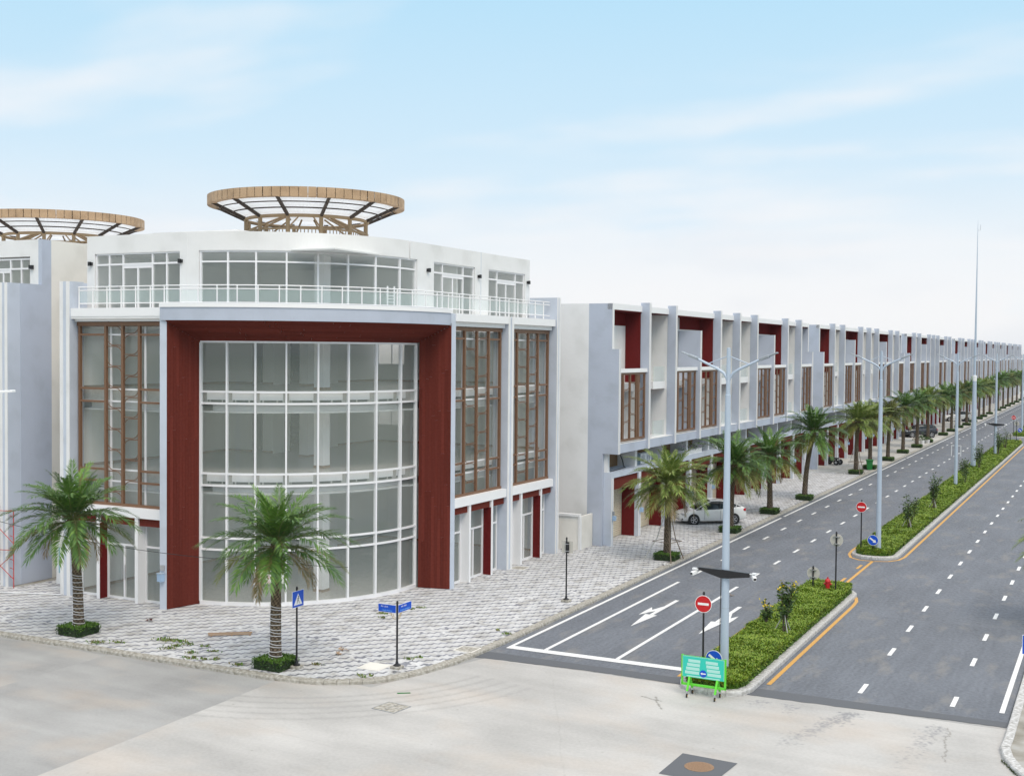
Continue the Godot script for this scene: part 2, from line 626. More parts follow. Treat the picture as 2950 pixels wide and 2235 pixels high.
func kerb_path() -> PackedVector2Array:
	var c := Curve2D.new()
	for p in [[-80, -32.15], [-30, -32.15], [-26.6, -32.13], [-24.65, -32.15], [-23.3, -32.38], [-22.25, -32.9], [-21.4, -33.75], [-20.86, -35.0], [-20.52, -36.6], [-20.37, -38.2], [-20.28, -41.5]]:
		c.add_point(Vector2(p[0], p[1]))
	for i in range(1, c.point_count - 1):
		var t := (c.get_point_position(i + 1) - c.get_point_position(i - 1)).normalized()
		var a := (c.get_point_position(i) - c.get_point_position(i - 1)).length() * 0.33
		var b := (c.get_point_position(i + 1) - c.get_point_position(i)).length() * 0.33
		c.set_point_in(i, -t * a)
		c.set_point_out(i, t * b)
	c.bake_interval = 0.1
	var r := c.get_baked_points()
	r.append(Vector2(-20.28, -420))
	return r


func walk(path: PackedVector2Array, steps: Array) -> PackedVector2Array:
	# points along a path at the given distances (one length per step, the last repeats)
	var out := PackedVector2Array([path[0]])
	var i := 0
	var k := 0
	var left: float = steps[0]
	var at := path[0]
	while i < path.size() - 1:
		var d := path[i + 1] - at
		if d.length() >= left:
			at += d.normalized() * left
			out.append(at)
			k += 1
			left = steps[mini(k, steps.size() - 1)]
		else:
			left -= d.length()
			i += 1
			at = path[i]
	out.append(path[path.size() - 1])
	return out


func kerb_stone(g: Geo, a: Vector2, b: Vector2, na: Vector2, nb: Vector2, w: float, y0: float, y1: float, gap := 0.006) -> void:
	# outer edge a-b, inner edge moved by the normals; the outer upper edge is rounded off
	var d := (b - a).normalized() * gap
	a += d
	b -= d
	var ch := 0.045
	var P := func(p: Vector2, nn: Vector2, t: float, y: float) -> Vector3: return Vector3(p.x + nn.x * t, y, p.y + nn.y * t)
	var ra := [P.call(a, na, 0.0, y0), P.call(a, na, 0.006, y1 - ch), P.call(a, na, ch * 0.8, y1 - 0.004), P.call(a, na, w - 0.01, y1), P.call(a, na, w, y1 - 0.03)]
	var rb := [P.call(b, nb, 0.0, y0), P.call(b, nb, 0.006, y1 - ch), P.call(b, nb, ch * 0.8, y1 - 0.004), P.call(b, nb, w - 0.01, y1), P.call(b, nb, w, y1 - 0.03)]
	for i in 4:
		g.quad(ra[i], ra[i + 1], rb[i + 1], rb[i])
	g.quad(ra[0], ra[4], ra[3], ra[1])
	g.tri(ra[1], ra[3], ra[2])
	g.quad(rb[0], rb[1], rb[3], rb[4])
	g.tri(rb[1], rb[2], rb[3])


func flip(g: Geo) -> Geo:
	# turn normals that look the wrong way for a path walked the other way round
	for i in g.n.size():
		g.n[i] = -g.n[i]
	for i in range(0, g.v.size(), 3):
		var t := g.v[i + 1]
		g.v[i + 1] = g.v[i + 2]
		g.v[i + 2] = t
	return g


func kerb_line(holder: Node3D, pts: PackedVector2Array, side: float, w: float, y1: float, m: String, single: int, closed := false) -> void:
	var rest := Geo.new()
	var cnt := pts.size() - 1
	for i in cnt:
		var a := pts[i]
		var b := pts[i + 1]
		if a.distance_to(b) < 0.15:
			continue
		var pa := pts[i - 1] if i > 0 else (pts[cnt - 1] if closed else a - (b - a))
		var pb := pts[i + 2] if i + 2 < pts.size() else (pts[1] if closed else b + (b - a))
		var na := ((b - pa).normalized().orthogonal()) * side
		var nb := ((pb - a).normalized().orthogonal()) * side
		var g := Geo.new()
		kerb_stone(g, a, b, na, nb, w, ROAD - 0.02, y1 + rng.randf_range(-0.004, 0.004))
		if side > 0: flip(g)
		if i < single:
			part("kerb_stone", g, m, holder)
		else:
			rest.add(g, Transform3D())
	if rest.v.size():
		var o := part("kerb_stones", rest, m, holder)
		o.set_meta("kind", "stuff")


func building_plan() -> PackedVector2Array:
	var r := PackedVector2Array([Vector2(-41, -39.2), Vector2(-35.25, -39.2), Vector2(-34.75, -40.1)])
	for a in range(10, 95, 6):
		var p := on_arc(6.9, a)
		r.append(Vector2(p.x, p.z))
	for p in [[-28.5, -47.6], [-27.5, -48.0], [-27.5, -59.0], [-41, -59.0]]:
		r.append(Vector2(p[0], p[1]))
	return r


func setting() -> void:
	structure("ground", sheet(-2500, 2500, 1500, -3500, -0.40), "earth")
	structure("grey_concrete_road", sheet(-140, 45, 14, -38.4, ROAD - 0.008), "grey_concrete")
	# pale concrete of the crossing; its edge with the grey slab is a little ragged
	var g := Geo.new()
	var pv := [[-24.72, -33.2], [-24.60, -29.0], [-24.52, -25.0], [-24.44, -19.0], [-24.40, -12.0], [2.0, -12.0], [2.0, -37.98], [-20.0, -38.1], [-21.5, -33.0]]
	g = flat_poly(pv, ROAD - 0.004)
	for i in g.v.size():
		g.u[i] = Vector2((g.v[i].x + 38.0) / 40.0, (g.v[i].z + 38.0) / 26.0)
	structure("concrete_crossing", g, "concrete")
	# asphalt with a ragged front edge
	var e := []
	for i in 90:
		var x := lerpf(-20.45, -2.78, i / 89.0)
		e.append([x, -38.12 + 0.12 * sin(x * 0.5) + rng.randf_range(-0.035, 0.035)])
	e.append([-2.78, -430])
	e.append([-20.45, -430])
	var road := structure("asphalt_road", flat_poly(e, ROAD), "asphalt")
	e = []
	for i in 90:
		var x := lerpf(-20.40, -2.80, i / 89.0)
		e.append([x, -38.09 + 0.12 * sin(x * 0.5) + rng.randf_range(-0.035, 0.035)])
	e.append([-2.80, -38.75])
	e.append([-20.40, -38.95])
	part("asphalt_patch", flat_poly(e, ROAD + 0.004), "new_asphalt", road)
	var py := ROAD + 0.008
	# painted lines
	for z in [[-39.75, -80.0], [-80.7, -132.0], [-132.8, -180], [-181, -240], [-241, -310], [-311, -400]]:
		part("edge_line", sheet(-20.02, -19.87, z[0], z[1], py), "road_paint", road)
	part("edge_line", sheet(-3.11, -2.96, -39.7, -400, py), "road_paint", road)
	part("stop_line", sheet(-20.0, -13.25, -39.72, -40.15, py + 0.001), "road_paint", road)
	part("lane_line", sheet(-18.68, -18.53, -40.17, -55.15, py), "road_paint", road)
	part("lane_line", sheet(-15.88, -15.73, -40.17, -55.35, py), "road_paint", road)
	var one := sheet(-0.075, 0.075, 0, -1.22, 0)
	var dm := one.mesh(M["road_paint"])
	for s in [[-18.56, -57.68, 4.186], [-15.85, -58.02, 4.186], [-7.31, -45.38, 4.265], [-4.47, -45.24, 4.265]]:
		var k := 0
		var z: float = s[1]
		var far := Geo.new()
		while z > -395:
			if k < 66:
				part("lane_dash", dm, null, road, Vector3(s[0], py, z))
			else:
				far.add(one, Transform3D(Basis(), Vector3(s[0], py, z)))
			k += 1
			z -= s[2]
		part("lane_dashes", far, "road_paint", road).set_meta("kind", "stuff")
	part("lane_dash", dm, null, road, Vector3(-7.31, py, -39.86))
	part("lane_dash", dm, null, road, Vector3(-4.47, py, -39.69))
	arrow(road, -17.26, py, 1.0)
	arrow(road, -14.44, py, -1.0)
	yellow_lines(road, py)
	pavement()


func arrow(road: Node3D, x: float, y: float, s: float) -> void:
	var g := Geo.new()
	for pl in [[[-0.09, -51.0], [0.09, -51.0], [0.09, -47.6], [-0.09, -47.6]], [[-0.27, -47.68], [0.25, -47.66], [0.0, -45.24]], [[-0.08, -49.6], [-0.08, -48.45], [-0.30, -48.0], [-0.30, -48.55]], [[-0.30, -48.6], [-0.29, -47.9], [-0.47, -47.42], [-0.50, -48.2], [-0.49, -49.1]]]:
		var q := []
		for p in pl:
			q.append([x + p[0] * s, p[1]])
		g.add(flat_poly(q, y), Transform3D())
	part("lane_arrow", g, "road_paint", road)


func ribbon(pts: Array, w: float, y: float) -> Geo:
	var g := Geo.new()
	for i in pts.size() - 1:
		var a := Vector2(pts[i][0], pts[i][1])
		var b := Vector2(pts[i + 1][0], pts[i + 1][1])
		var pa := Vector2(pts[i - 1][0], pts[i - 1][1]) if i > 0 else a * 2 - b
		var pb := Vector2(pts[i + 2][0], pts[i + 2][1]) if i + 2 < pts.size() else b * 2 - a
		var na := (b - pa).normalized().orthogonal() * w * 0.5
		var nb := (pb - a).normalized().orthogonal() * w * 0.5
		var q := [Vector3(a.x + na.x, y, a.y + na.y), Vector3(b.x + nb.x, y, b.y + nb.y), Vector3(b.x - nb.x, y, b.y - nb.y), Vector3(a.x - na.x, y, a.y - na.y)]
		if (q[1] - q[0]).cross(q[3] - q[0]).y < 0:
			q.reverse()
		g.quad(q[0], q[1], q[2], q[3])
	return g


func yellow_lines(road: Node3D, y: float) -> void:
	part("yellow_line", ribbon([[-10.17, -39.45], [-10.17, -53.6], [-10.22, -54.6], [-10.42, -55.5], [-10.75, -56.0]], 0.15, y), "yellow_paint", road)
	part("yellow_line", ribbon([[-13.12, -39.0], [-13.12, -57.0]], 0.13, y), "yellow_paint", road)
	part("yellow_line", ribbon([[-11.50, -57.6], [-11.50, -65.75]], 0.15, y), "yellow_paint", road)
	part("yellow_dash", ribbon([[-11.80, -58.9], [-11.80, -60.1]], 0.14, y), "yellow_paint", road)
	part("yellow_dash", ribbon([[-11.80, -63.0], [-11.80, -64.2]], 0.14, y), "yellow_paint", road)
	part("yellow_line", ribbon([[-13.15, -160], [-13.15, -68.6], [-13.05, -67.4], [-12.75, -66.3], [-12.2, -65.75], [-11.4, -65.68], [-10.75, -66.0], [-10.35, -66.7], [-10.2, -67.8], [-10.18, -160.0]], 0.15, y), "yellow_paint", road)
	part("yellow_line", ribbon([[-11.5, -164.5], [-11.5, -171]], 0.15, y), "yellow_paint", road)
	part("yellow_line", ribbon([[-10.18, -173], [-10.18, -390]], 0.15, y), "yellow_paint", road)


func pavement() -> void:
	var path := kerb_path()
	var plan := []
	for p in path:
		plan.append([p.x, p.y])
	plan.append([-27.5, -420])
	plan.append([-27.5, -62])
	plan.append([-80, -62])
	# the bed of the pavement lies just under the paving bricks
	var bed := []
	for i in path.size():
		var d := (path[mini(i + 1, path.size() - 1)] - path[maxi(i - 1, 0)]).normalized().orthogonal()
		var q := path[i] + d * 0.2
		if not Vector2(path[i].x, path[i].y).is_equal_approx(path[maxi(i - 1, 0)]) or i == 0:
			bed.append([q.x, q.y])
	bed[bed.size() - 1][1] = -112.0
	bed.append([-27.0, -112.0])
	bed.append([-27.0, -62.0])
	bed.append([-80, -62])
	var pv := structure("pavement", flat_poly(bed, -0.014), "joint_sand")
	part("far_pavement", sheet(-26.4, -20.4, -112.0, -420, 0.0), "far_paving", pv)
	var holder := Node3D.new()
	holder.name = "kerb"
	add_child(holder)
	holder.set_meta("kind", "structure")
	var steps := []
	for i in 52: steps.append(1.0)
	for i in 22: steps.append(0.42)
	steps.append(1.0)
	kerb_line(holder, walk(path, steps), 1.0, 0.30, 0.004, "kerb", 130)
	# right-hand pavement with its own kerb
	var rp := PackedVector2Array([Vector2(-2.75, -420), Vector2(-2.75, -36.6), Vector2(-2.78, -35.9), Vector2(-2.72, -35.4), Vector2(-2.58, -34.9), Vector2(-2.40, -34.4), Vector2(-2.15, -33.8), Vector2(-1.7, -33.1), Vector2(-0.9, -32.4), Vector2(0.3, -32.0), Vector2(12, -32.0)])
	var rplan := []
	for p in rp:
		rplan.append([p.x + 0.15, p.y - 0.1])
	rplan.append([12, -420])
	var rpv := structure("side_pavement", flat_poly(rplan, -0.010), "joint_sand")
	var rk := Node3D.new()
	rk.name = "side_kerb"
	add_child(rk)
	rk.set_meta("kind", "structure")
	var back := PackedVector2Array()
	for i in rp.size(): back.append(rp[rp.size() - 1 - i])
	kerb_line(rk, walk(back, [0.9]), -1.0, 0.27, 0.012, "median_kerb", 60)
	var tile := Geo.new()
	tile.bevel_box(Vector3(0, -0.02, 0), Vector3(0.395, 0.04, 0.195), 0.006)
	var tones := [Color(0.50, 0.51, 0.51), Color(0.42, 0.43, 0.44), Color(0.36, 0.38, 0.40), Color(0.56, 0.56, 0.55)]
	var tm := []
	for t in tones:
		tile.col = t
		for i in tile.c.size(): tile.c[i] = t
		tm.append(tile.mesh(M["paver"]))
	for ix in 8:
		for iz in 42:
			var x := -2.2 + ix * 0.4
			var z := -34.0 - iz * 0.2
			if x < 1.4 and (x > -2.2 + maxf(0.0, (z + 35.4) * 0.55)):
				part("paver", tm[rng.randi() % 4], null, rpv, Vector3(x + (0.2 if iz % 2 else 0.0), 0.008, z))
	herringbone(pv, path)


func herringbone(pv: Node3D, path: PackedVector2Array) -> void:
	# 20 x 10 cm bricks laid in herringbone; every fourth pair is dark
	var region := PackedVector2Array()
	for i in path.size():
		var d := (path[mini(i + 1, path.size() - 1)] - path[maxi(i - 1, 0)]).normalized().orthogonal()
		region.append(path[i] + d * 0.34)
	region.append(Vector2(-26.3, -420))
	region.append(Vector2(-26.3, -62.3))
	region.append(Vector2(-30.5, -62.3))
	region.append(Vector2(-30.5, -59.0))
	region.append(Vector2(-41.0, -59.0))
	region.append(Vector2(-41.0, -47.0))
	region.append(Vector2(-44.4, -47.0))
	region.append(Vector2(-44.4, -39.0))
	region.append(Vector2(-80, -39.0))
	var house := building_plan()
	var beds := [[-34.95, -33.55], [-25.45, -33.15]]
	var brick := Geo.new()
	brick.bevel_box(Vector3(0, -0.011, 0), Vector3(0.195, 0.022, 0.095), 0.006)
	for i in brick.c.size(): brick.c[i] = Color.WHITE
	var near := []
	var xf := []
	var cols := []
	var r := RandomNumberGenerator.new()
	r.seed = 99
	var mood := noise(55, 0.22, 3)
	var turn := Basis(Vector3.UP, PI / 2)
	for i in range(-1500, 0):
		for j in range(-180, 320):
			var ox := i * 0.1 + j * 0.2
			var oz := i * 0.1 - j * 0.2
			if ox < -49.0 or ox > -20.3 or oz > -32.2 or oz < -112.0:
				continue
			var dark := posmod(i, 4) == 0
			for b in 2:
				var x := ox - (0.1 if b == 0 else 0.05)
				var z := oz - (0.05 if b == 0 else 0.2)
				var p := Vector2(x, z)
				if not Geometry2D.is_point_in_polygon(p, region) or Geometry2D.is_point_in_polygon(p, house):
					continue
				if x < -44.0 and z < -38.9: continue
				var skip := false
				for q in beds:
					if absf(x - q[0]) < 0.55 and absf(z - q[1]) < 0.45: skip = true
				if skip: continue
				var md := mood.get_noise_2d(x, z)
				var k := 1.0 + r.randfn(0.0, 0.055) + md * 0.10
				# the pattern is muddled where the corner was relaid
				var isdark := dark
				if r.randf() < 0.04 + maxf(0.0, md - 0.28) * 1.2: isdark = r.randf() < 0.35
				var c := Color(0.60 * k, 0.60 * k, 0.605 * k)
				if isdark:
					var kd := 1.0 + r.randfn(0.0, 0.16)
					c = Color(0.245 * kd, 0.25 * kd, 0.285 * kd)
				var t := Transform3D((Basis() if b == 0 else turn) * Basis(Vector3.RIGHT, r.randfn(0, 0.006)), Vector3(x, r.randfn(0.0, 0.0012), z))
				xf.append(t)
				cols.append(c)
	# the 300 bricks nearest the camera are parts of their own
	var order := []
	for i in xf.size():
		var o: Vector3 = xf[i].origin
		if o.z > -36.4 and o.x > -27.0: order.append([o.distance_to(Vector3(0, 10.8, 0)), i])
	order.sort_custom(func(a, b): return a[0] < b[0])
	var single := {}
	var tones := {}
	for k in mini(300, order.size()):
		var i: int = order[k][1]
		single[i] = true
		var q := int(clampf(roundf(cols[i].r * 24.0), 3, 16))
		if not tones.has(q):
			for s in brick.c.size(): brick.c[s] = Color(q / 24.0, q / 24.0 * (1.005 if q > 9 else 1.02), q / 24.0 * (1.02 if q > 9 else 1.14))
			tones[q] = brick.mesh(M["paver"])
		var o := part("paver", tones[q], null, pv)
		o.transform = xf[i]
	for s in brick.c.size(): brick.c[s] = Color.WHITE
	var mm := MultiMesh.new()
	mm.transform_format = MultiMesh.TRANSFORM_3D
	mm.use_colors = true
	mm.mesh = brick.mesh(M["paver"])
	mm.instance_count = xf.size() - single.size()
	var n := 0
	for i in xf.size():
		if single.has(i): continue
		mm.set_instance_transform(n, xf[i])
		mm.set_instance_color(n, cols[i])
		n += 1
	var mi := MultiMeshInstance3D.new()
	mi.name = "paving_bricks"
	mi.multimesh = mm
	mi.set_meta("kind", "stuff")
	pv.add_child(mi)


# ---------------------------------------------------------------- the corner building
func path_strip(b: Node3D, nm: String, m: String, dz: float, r0: float, r1: float, dx: float, y0: float, y1: float, thick: float, zend := -59.2, xend := -41.0) -> void:
	# one storey-high band along left front, curve and right front
	var z := CC.y + r1
	var x := CC.x + r1
	part(nm, bx(xend, CC.x + 0.3, y0, y1, z - thick, z), m, b)
	part(nm, arc_band(r1 - thick, r1, 2.0, 89.0, y0, y1, 40), m, b)
	part(nm, bx(x - thick, x, y0, y1, zend, CC.y), m, b)


func screen_bars(rise: float, wdt: float, rad: float, flipx: bool) -> Geo:
	# one joint of the leaf lattice: a bar that swings up into one post and another that swings down into the other
	var g := Geo.new()
	var s := -1.0 if flipx else 1.0
	var o := wdt if flipx else 0.0
	var a := []
	var n := 7
	if rise > rad + 0.02:
		a.append(Vector3(o, rise, 0))
	for i in n + 1:
		var t := PI * 0.5 * i / n
		a.append(Vector3(o + s * (rad - rad * cos(t)), rad - rad * sin(t), 0))
	a.append(Vector3(o + s * wdt, 0, 0))
	g.tube(a, [0.02], 4, false)
	var b := [Vector3(o, -0.05, 0)]
	for i in n + 1:
		var t := PI * 0.5 * i / n
		b.append(Vector3(o + s * (wdt - rad + rad * sin(t)), -0.05 - rad + rad * cos(t), 0))
	g.tube(b, [0.02], 4, false)
	return g


func make_screen(b: Node3D, xf: Transform3D, us: Array, w: float, lat: Array) -> void:
	# brown metal screen: us = uprights, lat = [left upright, right upright] index of the two leaf columns
	var f := Geo.new()
	f.slab(0.02, w - 0.02, 11.70, 11.87, 0.10, 0.22)
	f.slab(0.02, w - 0.02, 4.02, 4.14, 0.10, 0.22)
	var o := part("window_screen", f, "screen_metal", b)
	o.transform = xf
	for u in us:
		part("upright", bx(u - 0.06, u + 0.06, 4.14, 11.70, 0.10, 0.22), "screen_metal", o)
	for sp in [[0, us.size() - 4], [us.size() - 1, us.size() - 1]]:
		pass
	var gaps := []
	for i in us.size() - 1:
		if i != lat[0] and i != lat[0] + 1:
			gaps.append([us[i] + 0.06, us[i + 1] - 0.06])
	gaps.append([0.02, us[0] - 0.06])
	gaps.append([us[us.size() - 1] + 0.06, w - 0.02])
	for q in gaps:
		if q[1] - q[0] < 0.12: continue
		for y in [11.33, 9.02, 8.47, 5.56, 5.06]:
			part("rail", bx(q[0], q[1], y - 0.045, y + 0.045, 0.11, 0.21), "screen_metal", o)
	for k in 2:
		var a: float = us[lat[0] + k] + 0.06
		var ww: float = us[lat[0] + k + 1] - 0.06 - a
		var bar := screen_bars(0.0, ww, 0.36, k == 1).mesh(M["screen_metal"])
		var y := 11.38 if k == 1 else 10.88
		while y > 4.4:
			part("curved_bar", bar, null, o, Vector3(a, y, 0.16))
			y -= 0.89
		# the swing that meets the head of the frame
		if k == 0:
			var top := screen_bars(0.0, ww, 0.36, false)
			part("curved_bar", top, "screen_metal", o, Vector3(a, 11.74, 0.16))


func shop_bay(b: Node3D, xf: Transform3D, w: float, us: Array, lat: int, fins: Array, doors: bool) -> void:
	# one bay of the corner building, seen from outside: x to the right, z outwards
	make_screen(b, xf, us, w, [lat])
	var P := func(nm: String, g: Geo, m: String) -> MeshInstance3D:
		var o := part(nm, g, m, b)
		o.transform = xf
		return o
	P.call("balcony_beam", bx(-0.02, w, 12.10, 12.46, -0.2, 0.55), "white_trim")
	P.call("cornice", bx(0.05, w - 0.02, 11.89, 12.098, -0.2, 0.36), "white_trim")
	P.call("canopy_beam", bx(0.0, w, 3.62, 4.02, -0.2, 0.50), "white_trim")
	P.call("red_lintel", bx(0.0, w, 3.28, 3.618, -0.1, 0.36), "red_board_2")
	# frames and panes of the two upper storeys
	var g := Geo.new()
	for y in [11.80, 11.33, 9.0, 8.48, 5.55, 5.05, 4.06]:
		g.slab(0.0, w, y - 0.035, y + 0.035, -0.05, 0.02)
	for u in [0.04, us[lat] + 0.12, us[lat + 2] + 0.16, w - 0.04]:
		g.slab(u - 0.04, u + 0.04, 4.06, 11.83, -0.049, 0.019)
	P.call("window_frame", g, "white_frame")
	var cuts := [0.08, us[lat] + 0.12, us[lat + 2] + 0.16, w - 0.08]
	var ys := [[11.365, 11.77], [9.035, 11.295], [8.515, 8.965], [5.585, 8.445], [5.085, 5.515], [4.095, 5.015]]
	for i in 3:
		for y in ys:
			var q := Geo.new()
			q.quad(Vector3(cuts[i] + 0.04, y[0], -0.02), Vector3(cuts[i + 1] - 0.04, y[0], -0.02), Vector3(cuts[i + 1] - 0.04, y[1], -0.02), Vector3(cuts[i] + 0.04, y[1], -0.02))
			P.call("pane", q, "glass")
	for y in [8.5, 5.06]:
		P.call("spandrel", bx(0.12, w - 0.12, y + 0.13, y + 0.47, -0.30, -0.24), "white_trim")
		P.call("vent_slot", bx(0.2, w - 0.2, y + 0.03, y + 0.128, -0.32, -0.26), "dark_slot")
		P.call("downstand", bx(0.05, w - 0.05, y - 0.42, y, -0.85, -0.60), "white_trim")
	# ground floor: fins, glass, and the door between the fins
	for i in fins.size():
		var u: float = fins[i]
		var fin: MeshInstance3D = P.call("entrance_fin", bx(u, u + 0.17, 0.0, 3.62, -0.02, 0.46), "white_trim")
		var side := u + 0.172 if i == 0 else u - 0.012
		part("red_lining", bx(side, side + 0.012, 0.0, 3.27, 0.0, 0.44), "red_panel", fin)
	var parts := [[0.05, fins[0] - 0.01], [fins[0] + 0.19, fins[1] - 0.02], [fins[1] + 0.18, w - 0.05]]
	for i in 3:
		var a: float = parts[i][0]
		var c: float = parts[i][1]
		if c - a < 0.2: continue
		var f := Geo.new()
		f.slab(a, c, 0.0, 0.09, -0.06, 0.03)
		f.slab(a, c, 2.31, 2.39, -0.06, 0.03)
		f.slab(a, c, 3.21, 3.28, -0.06, 0.03)
		f.slab(a, a + 0.07, 0.09, 3.21, -0.059, 0.029)
		f.slab(c - 0.07, c, 0.09, 3.21, -0.059, 0.029)
		var door := i == 1
		if door:
			f.slab((a + c) / 2 - 0.045, (a + c) / 2 + 0.045, 0.09, 2.31, -0.058, 0.028)
		var o: MeshInstance3D = P.call("glass_door" if door else "shop_window", f, "white_frame")
		for y in [[0.09, 2.31], [2.39, 3.21]]:
			var halves := [[a + 0.07, c - 0.07]]
			if door and y[0] < 1.0:
				halves = [[a + 0.07, (a + c) / 2 - 0.045], [(a + c) / 2 + 0.045, c - 0.07]]
			for h in halves:
				var q := Geo.new()
				q.quad(Vector3(h[0], y[0], -0.015), Vector3(h[1], y[0], -0.015), Vector3(h[1], y[1], -0.015), Vector3(h[0], y[1], -0.015))
				part("pane", q, "glass", o)
		if door and doors:
			for s in [-0.085, 0.085]:
				var hd := Geo.new()
				hd.tube([Vector3((a + c) / 2 + s, 0.85, 0.08), Vector3((a + c) / 2 + s, 1.5, 0.08)], [0.018], 8)
				for y in [0.95, 1.4]:
					hd.tube([Vector3((a + c) / 2 + s, y, 0.02), Vector3((a + c) / 2 + s, y, 0.08)], [0.01], 6)
				part("door_handle", hd, "steel", o)


func facing(x: float, z: float, right: bool) -> Transform3D:
	if right:
		return Transform3D(Basis(Vector3(0, 0, -1), Vector3.UP, Vector3(1, 0, 0)), Vector3(x, 0, z))
	return Transform3D(Basis(), Vector3(x, 0, z))


func pier(b: Node3D, xf: Transform3D, u0: float, u1: float, y1: float, w0: float, w1: float) -> void:
	# grey pier with a grooved front edge
	var o := part("pier", bx(u0, u1, 0.0, y1, w0, w1), "pale_grey_wall", b)
	o.transform = xf
	var m := (u1 - u0) / 3.0
	part("edge_strip", bx(u0 + 0.004, u0 + m, 0.0, y1 + 0.003, w1, w1 + 0.025), "white_wall", o)
	part("edge_strip", bx(u1 - m, u1 - 0.004, 0.0, y1 + 0.003, w1, w1 + 0.025), "white_wall", o)


func corner_building() -> void:
	var b := thing("corner_building", "white corner building with a curved glass front framed in grey and red", "building")
	# floors, ceilings and inner walls
	var plan := PackedVector2Array([Vector2(-40.9, -39.35), Vector2(-35.3, -39.35), Vector2(-34.8, -40.3)])
	for a in range(10, 95, 5):
		var p := on_arc(6.68, a)
		plan.append(Vector2(p.x, p.z))
	for p in [[-28.6, -47.9], [-27.75, -48.1], [-27.75, -58.9], [-40.9, -58.9]]:
		plan.append(Vector2(p[0], p[1]))
	for y in [[0.005, 0.05], [5.05, 5.54], [8.5, 8.985]]:
		var g := Geo.new()
		g.upright(plan, y[0], y[1])
		part("floor_slab", g, "inside_floor", b)
	for y in [4.62, 8.07, 11.62]:
		var g := Geo.new()
		g.upright(plan, y, y + 0.06)
		part("ceiling", g, "ceiling", b)
	var roof := Geo.new()
	var rp := PackedVector2Array([Vector2(-41.0, CC.y + 8.3), Vector2(-35.4, CC.y + 8.3)])
	for a in range(3, 90, 4):
		var p := on_arc(8.3, a)
		rp.append(Vector2(p.x, p.z))
	for p in [[-27.2, -47.5], [-27.2, -59.0], [-41.0, -59.0]]:
		rp.append(Vector2(p[0], p[1]))
	roof.upright(rp, 12.0, 12.44)
	part("terrace_floor", roof, "white_wall", b)
	for y in [[0.05, 4.62], [5.54, 8.07], [8.985, 11.62]]:
		part("inside_wall", bx(-41.0, -40.85, y[0], y[1], -59.0, -39.4), "inside_wall", b)
		part("inside_wall", bx(-40.85, -39.35, y[0], y[1], -49.45, -49.3), "inside_wall", b)
		part("inside_wall", bx(-39.35, -38.70, y[0] + 2.3, y[1], -49.45, -49.3), "inside_wall", b)
		part("inside_wall", bx(-38.70, -38.05, y[0], y[1], -49.45, -49.3), "inside_wall", b)
		part("inside_wall", bx(-38.2, -38.05, y[0], y[1], -50.7, -49.45), "inside_wall", b)
		part("inside_wall", bx(-38.2, -38.05, y[0], y[1], -58.9, -51.75), "inside_wall", b)
		part("inside_wall", bx(-38.2, -38.05, y[0] + 2.75, y[1], -51.75, -50.7), "inside_wall", b)
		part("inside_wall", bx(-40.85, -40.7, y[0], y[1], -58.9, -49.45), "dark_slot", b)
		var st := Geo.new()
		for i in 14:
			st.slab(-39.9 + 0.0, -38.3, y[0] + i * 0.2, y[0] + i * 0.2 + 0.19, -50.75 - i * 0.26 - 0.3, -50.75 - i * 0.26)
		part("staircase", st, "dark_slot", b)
		# back wall with a window on the alley
		var wy: float = y[0] + 0.95
		if y[0] > 1.0:
			part("back_wall", bx(-38.05, -27.6, y[0], wy, -59.0, -58.85), "inside_wall", b)
			part("back_wall", bx(-38.05, -27.6, wy + 1.6, y[1], -59.0, -58.85), "inside_wall", b)
			part("back_wall", bx(-36.2, -27.6, wy, wy + 1.6, -59.0, -58.85), "inside_wall", b)
			var wf := Geo.new()
			for x in [-38.02, -37.1, -36.24]:
				wf.slab(x - 0.03, x + 0.03, wy, wy + 1.6, -58.95, -58.88)
			wf.slab(-38.05, -36.2, wy, wy + 0.05, -58.949, -58.881)
			part("back_window", wf, "white_frame", b)
		else:
			part("back_wall", bx(-38.05, -27.6, y[0], y[1], -59.0, -58.85), "inside_wall", b)
		part("inside_door", bx(-38.04, -38.0, y[0], y[0] + 2.1, -54.9, -54.0), "white_trim", b)
		for c in [[-31.62, -44.45, 0.5], [-35.4, -48.5, 0.5], [-31.4, -53.2, 0.5]]:
			part("column", bx(c[0] - c[2] / 2, c[0] + c[2] / 2, y[0], y[1], c[1] - c[2] / 2, c[1] + c[2] / 2), "white_wall", b)
			part("skirting", bx(c[0] - c[2] / 2 - 0.015, c[0] + c[2] / 2 + 0.015, y[0], y[0] + 0.12, c[1] - c[2] / 2 - 0.015, c[1] + c[2] / 2 + 0.015), "tan_wall", b)
		var sk := Geo.new()
		sk.slab(-40.85, -39.35, y[0], y[0] + 0.12, -49.3, -49.28)
		sk.slab(-38.70, -38.05, y[0], y[0] + 0.12, -49.3, -49.28)
		sk.slab(-40.85, -40.83, y[0], y[0] + 0.12, -49.3, -39.5)
		sk.slab(-38.05, -38.03, y[0], y[0] + 0.12, -58.85, -51.75)
		sk.slab(-38.03, -27.75, y[0], y[0] + 0.12, -58.85, -58.83)
		part("skirting", sk, "tan_wall", b)
	# alley walls outside
	part("side_wall", bx(-41.15, -41.003, 0.0, 12.4, -59.2, -39.3), "white_wall", b)
	part("rear_wall", bx(-41.0, -27.4, 0.0, 5.0, -59.2, -59.02), "white_wall", b)
	# curved curtain wall
	var cw := part("curtain_wall", arc_band(6.90, 7.06, 8.07, 95.0, 11.02, 11.10, 30), "white_frame", b)
	for y in [8.97, 8.48, 5.53, 5.03, 2.82, 2.33]:
		part("transom", arc_band(6.93, 7.04, 8.07, 95.0, y - 0.04, y + 0.04, 30), "white_frame", cw)
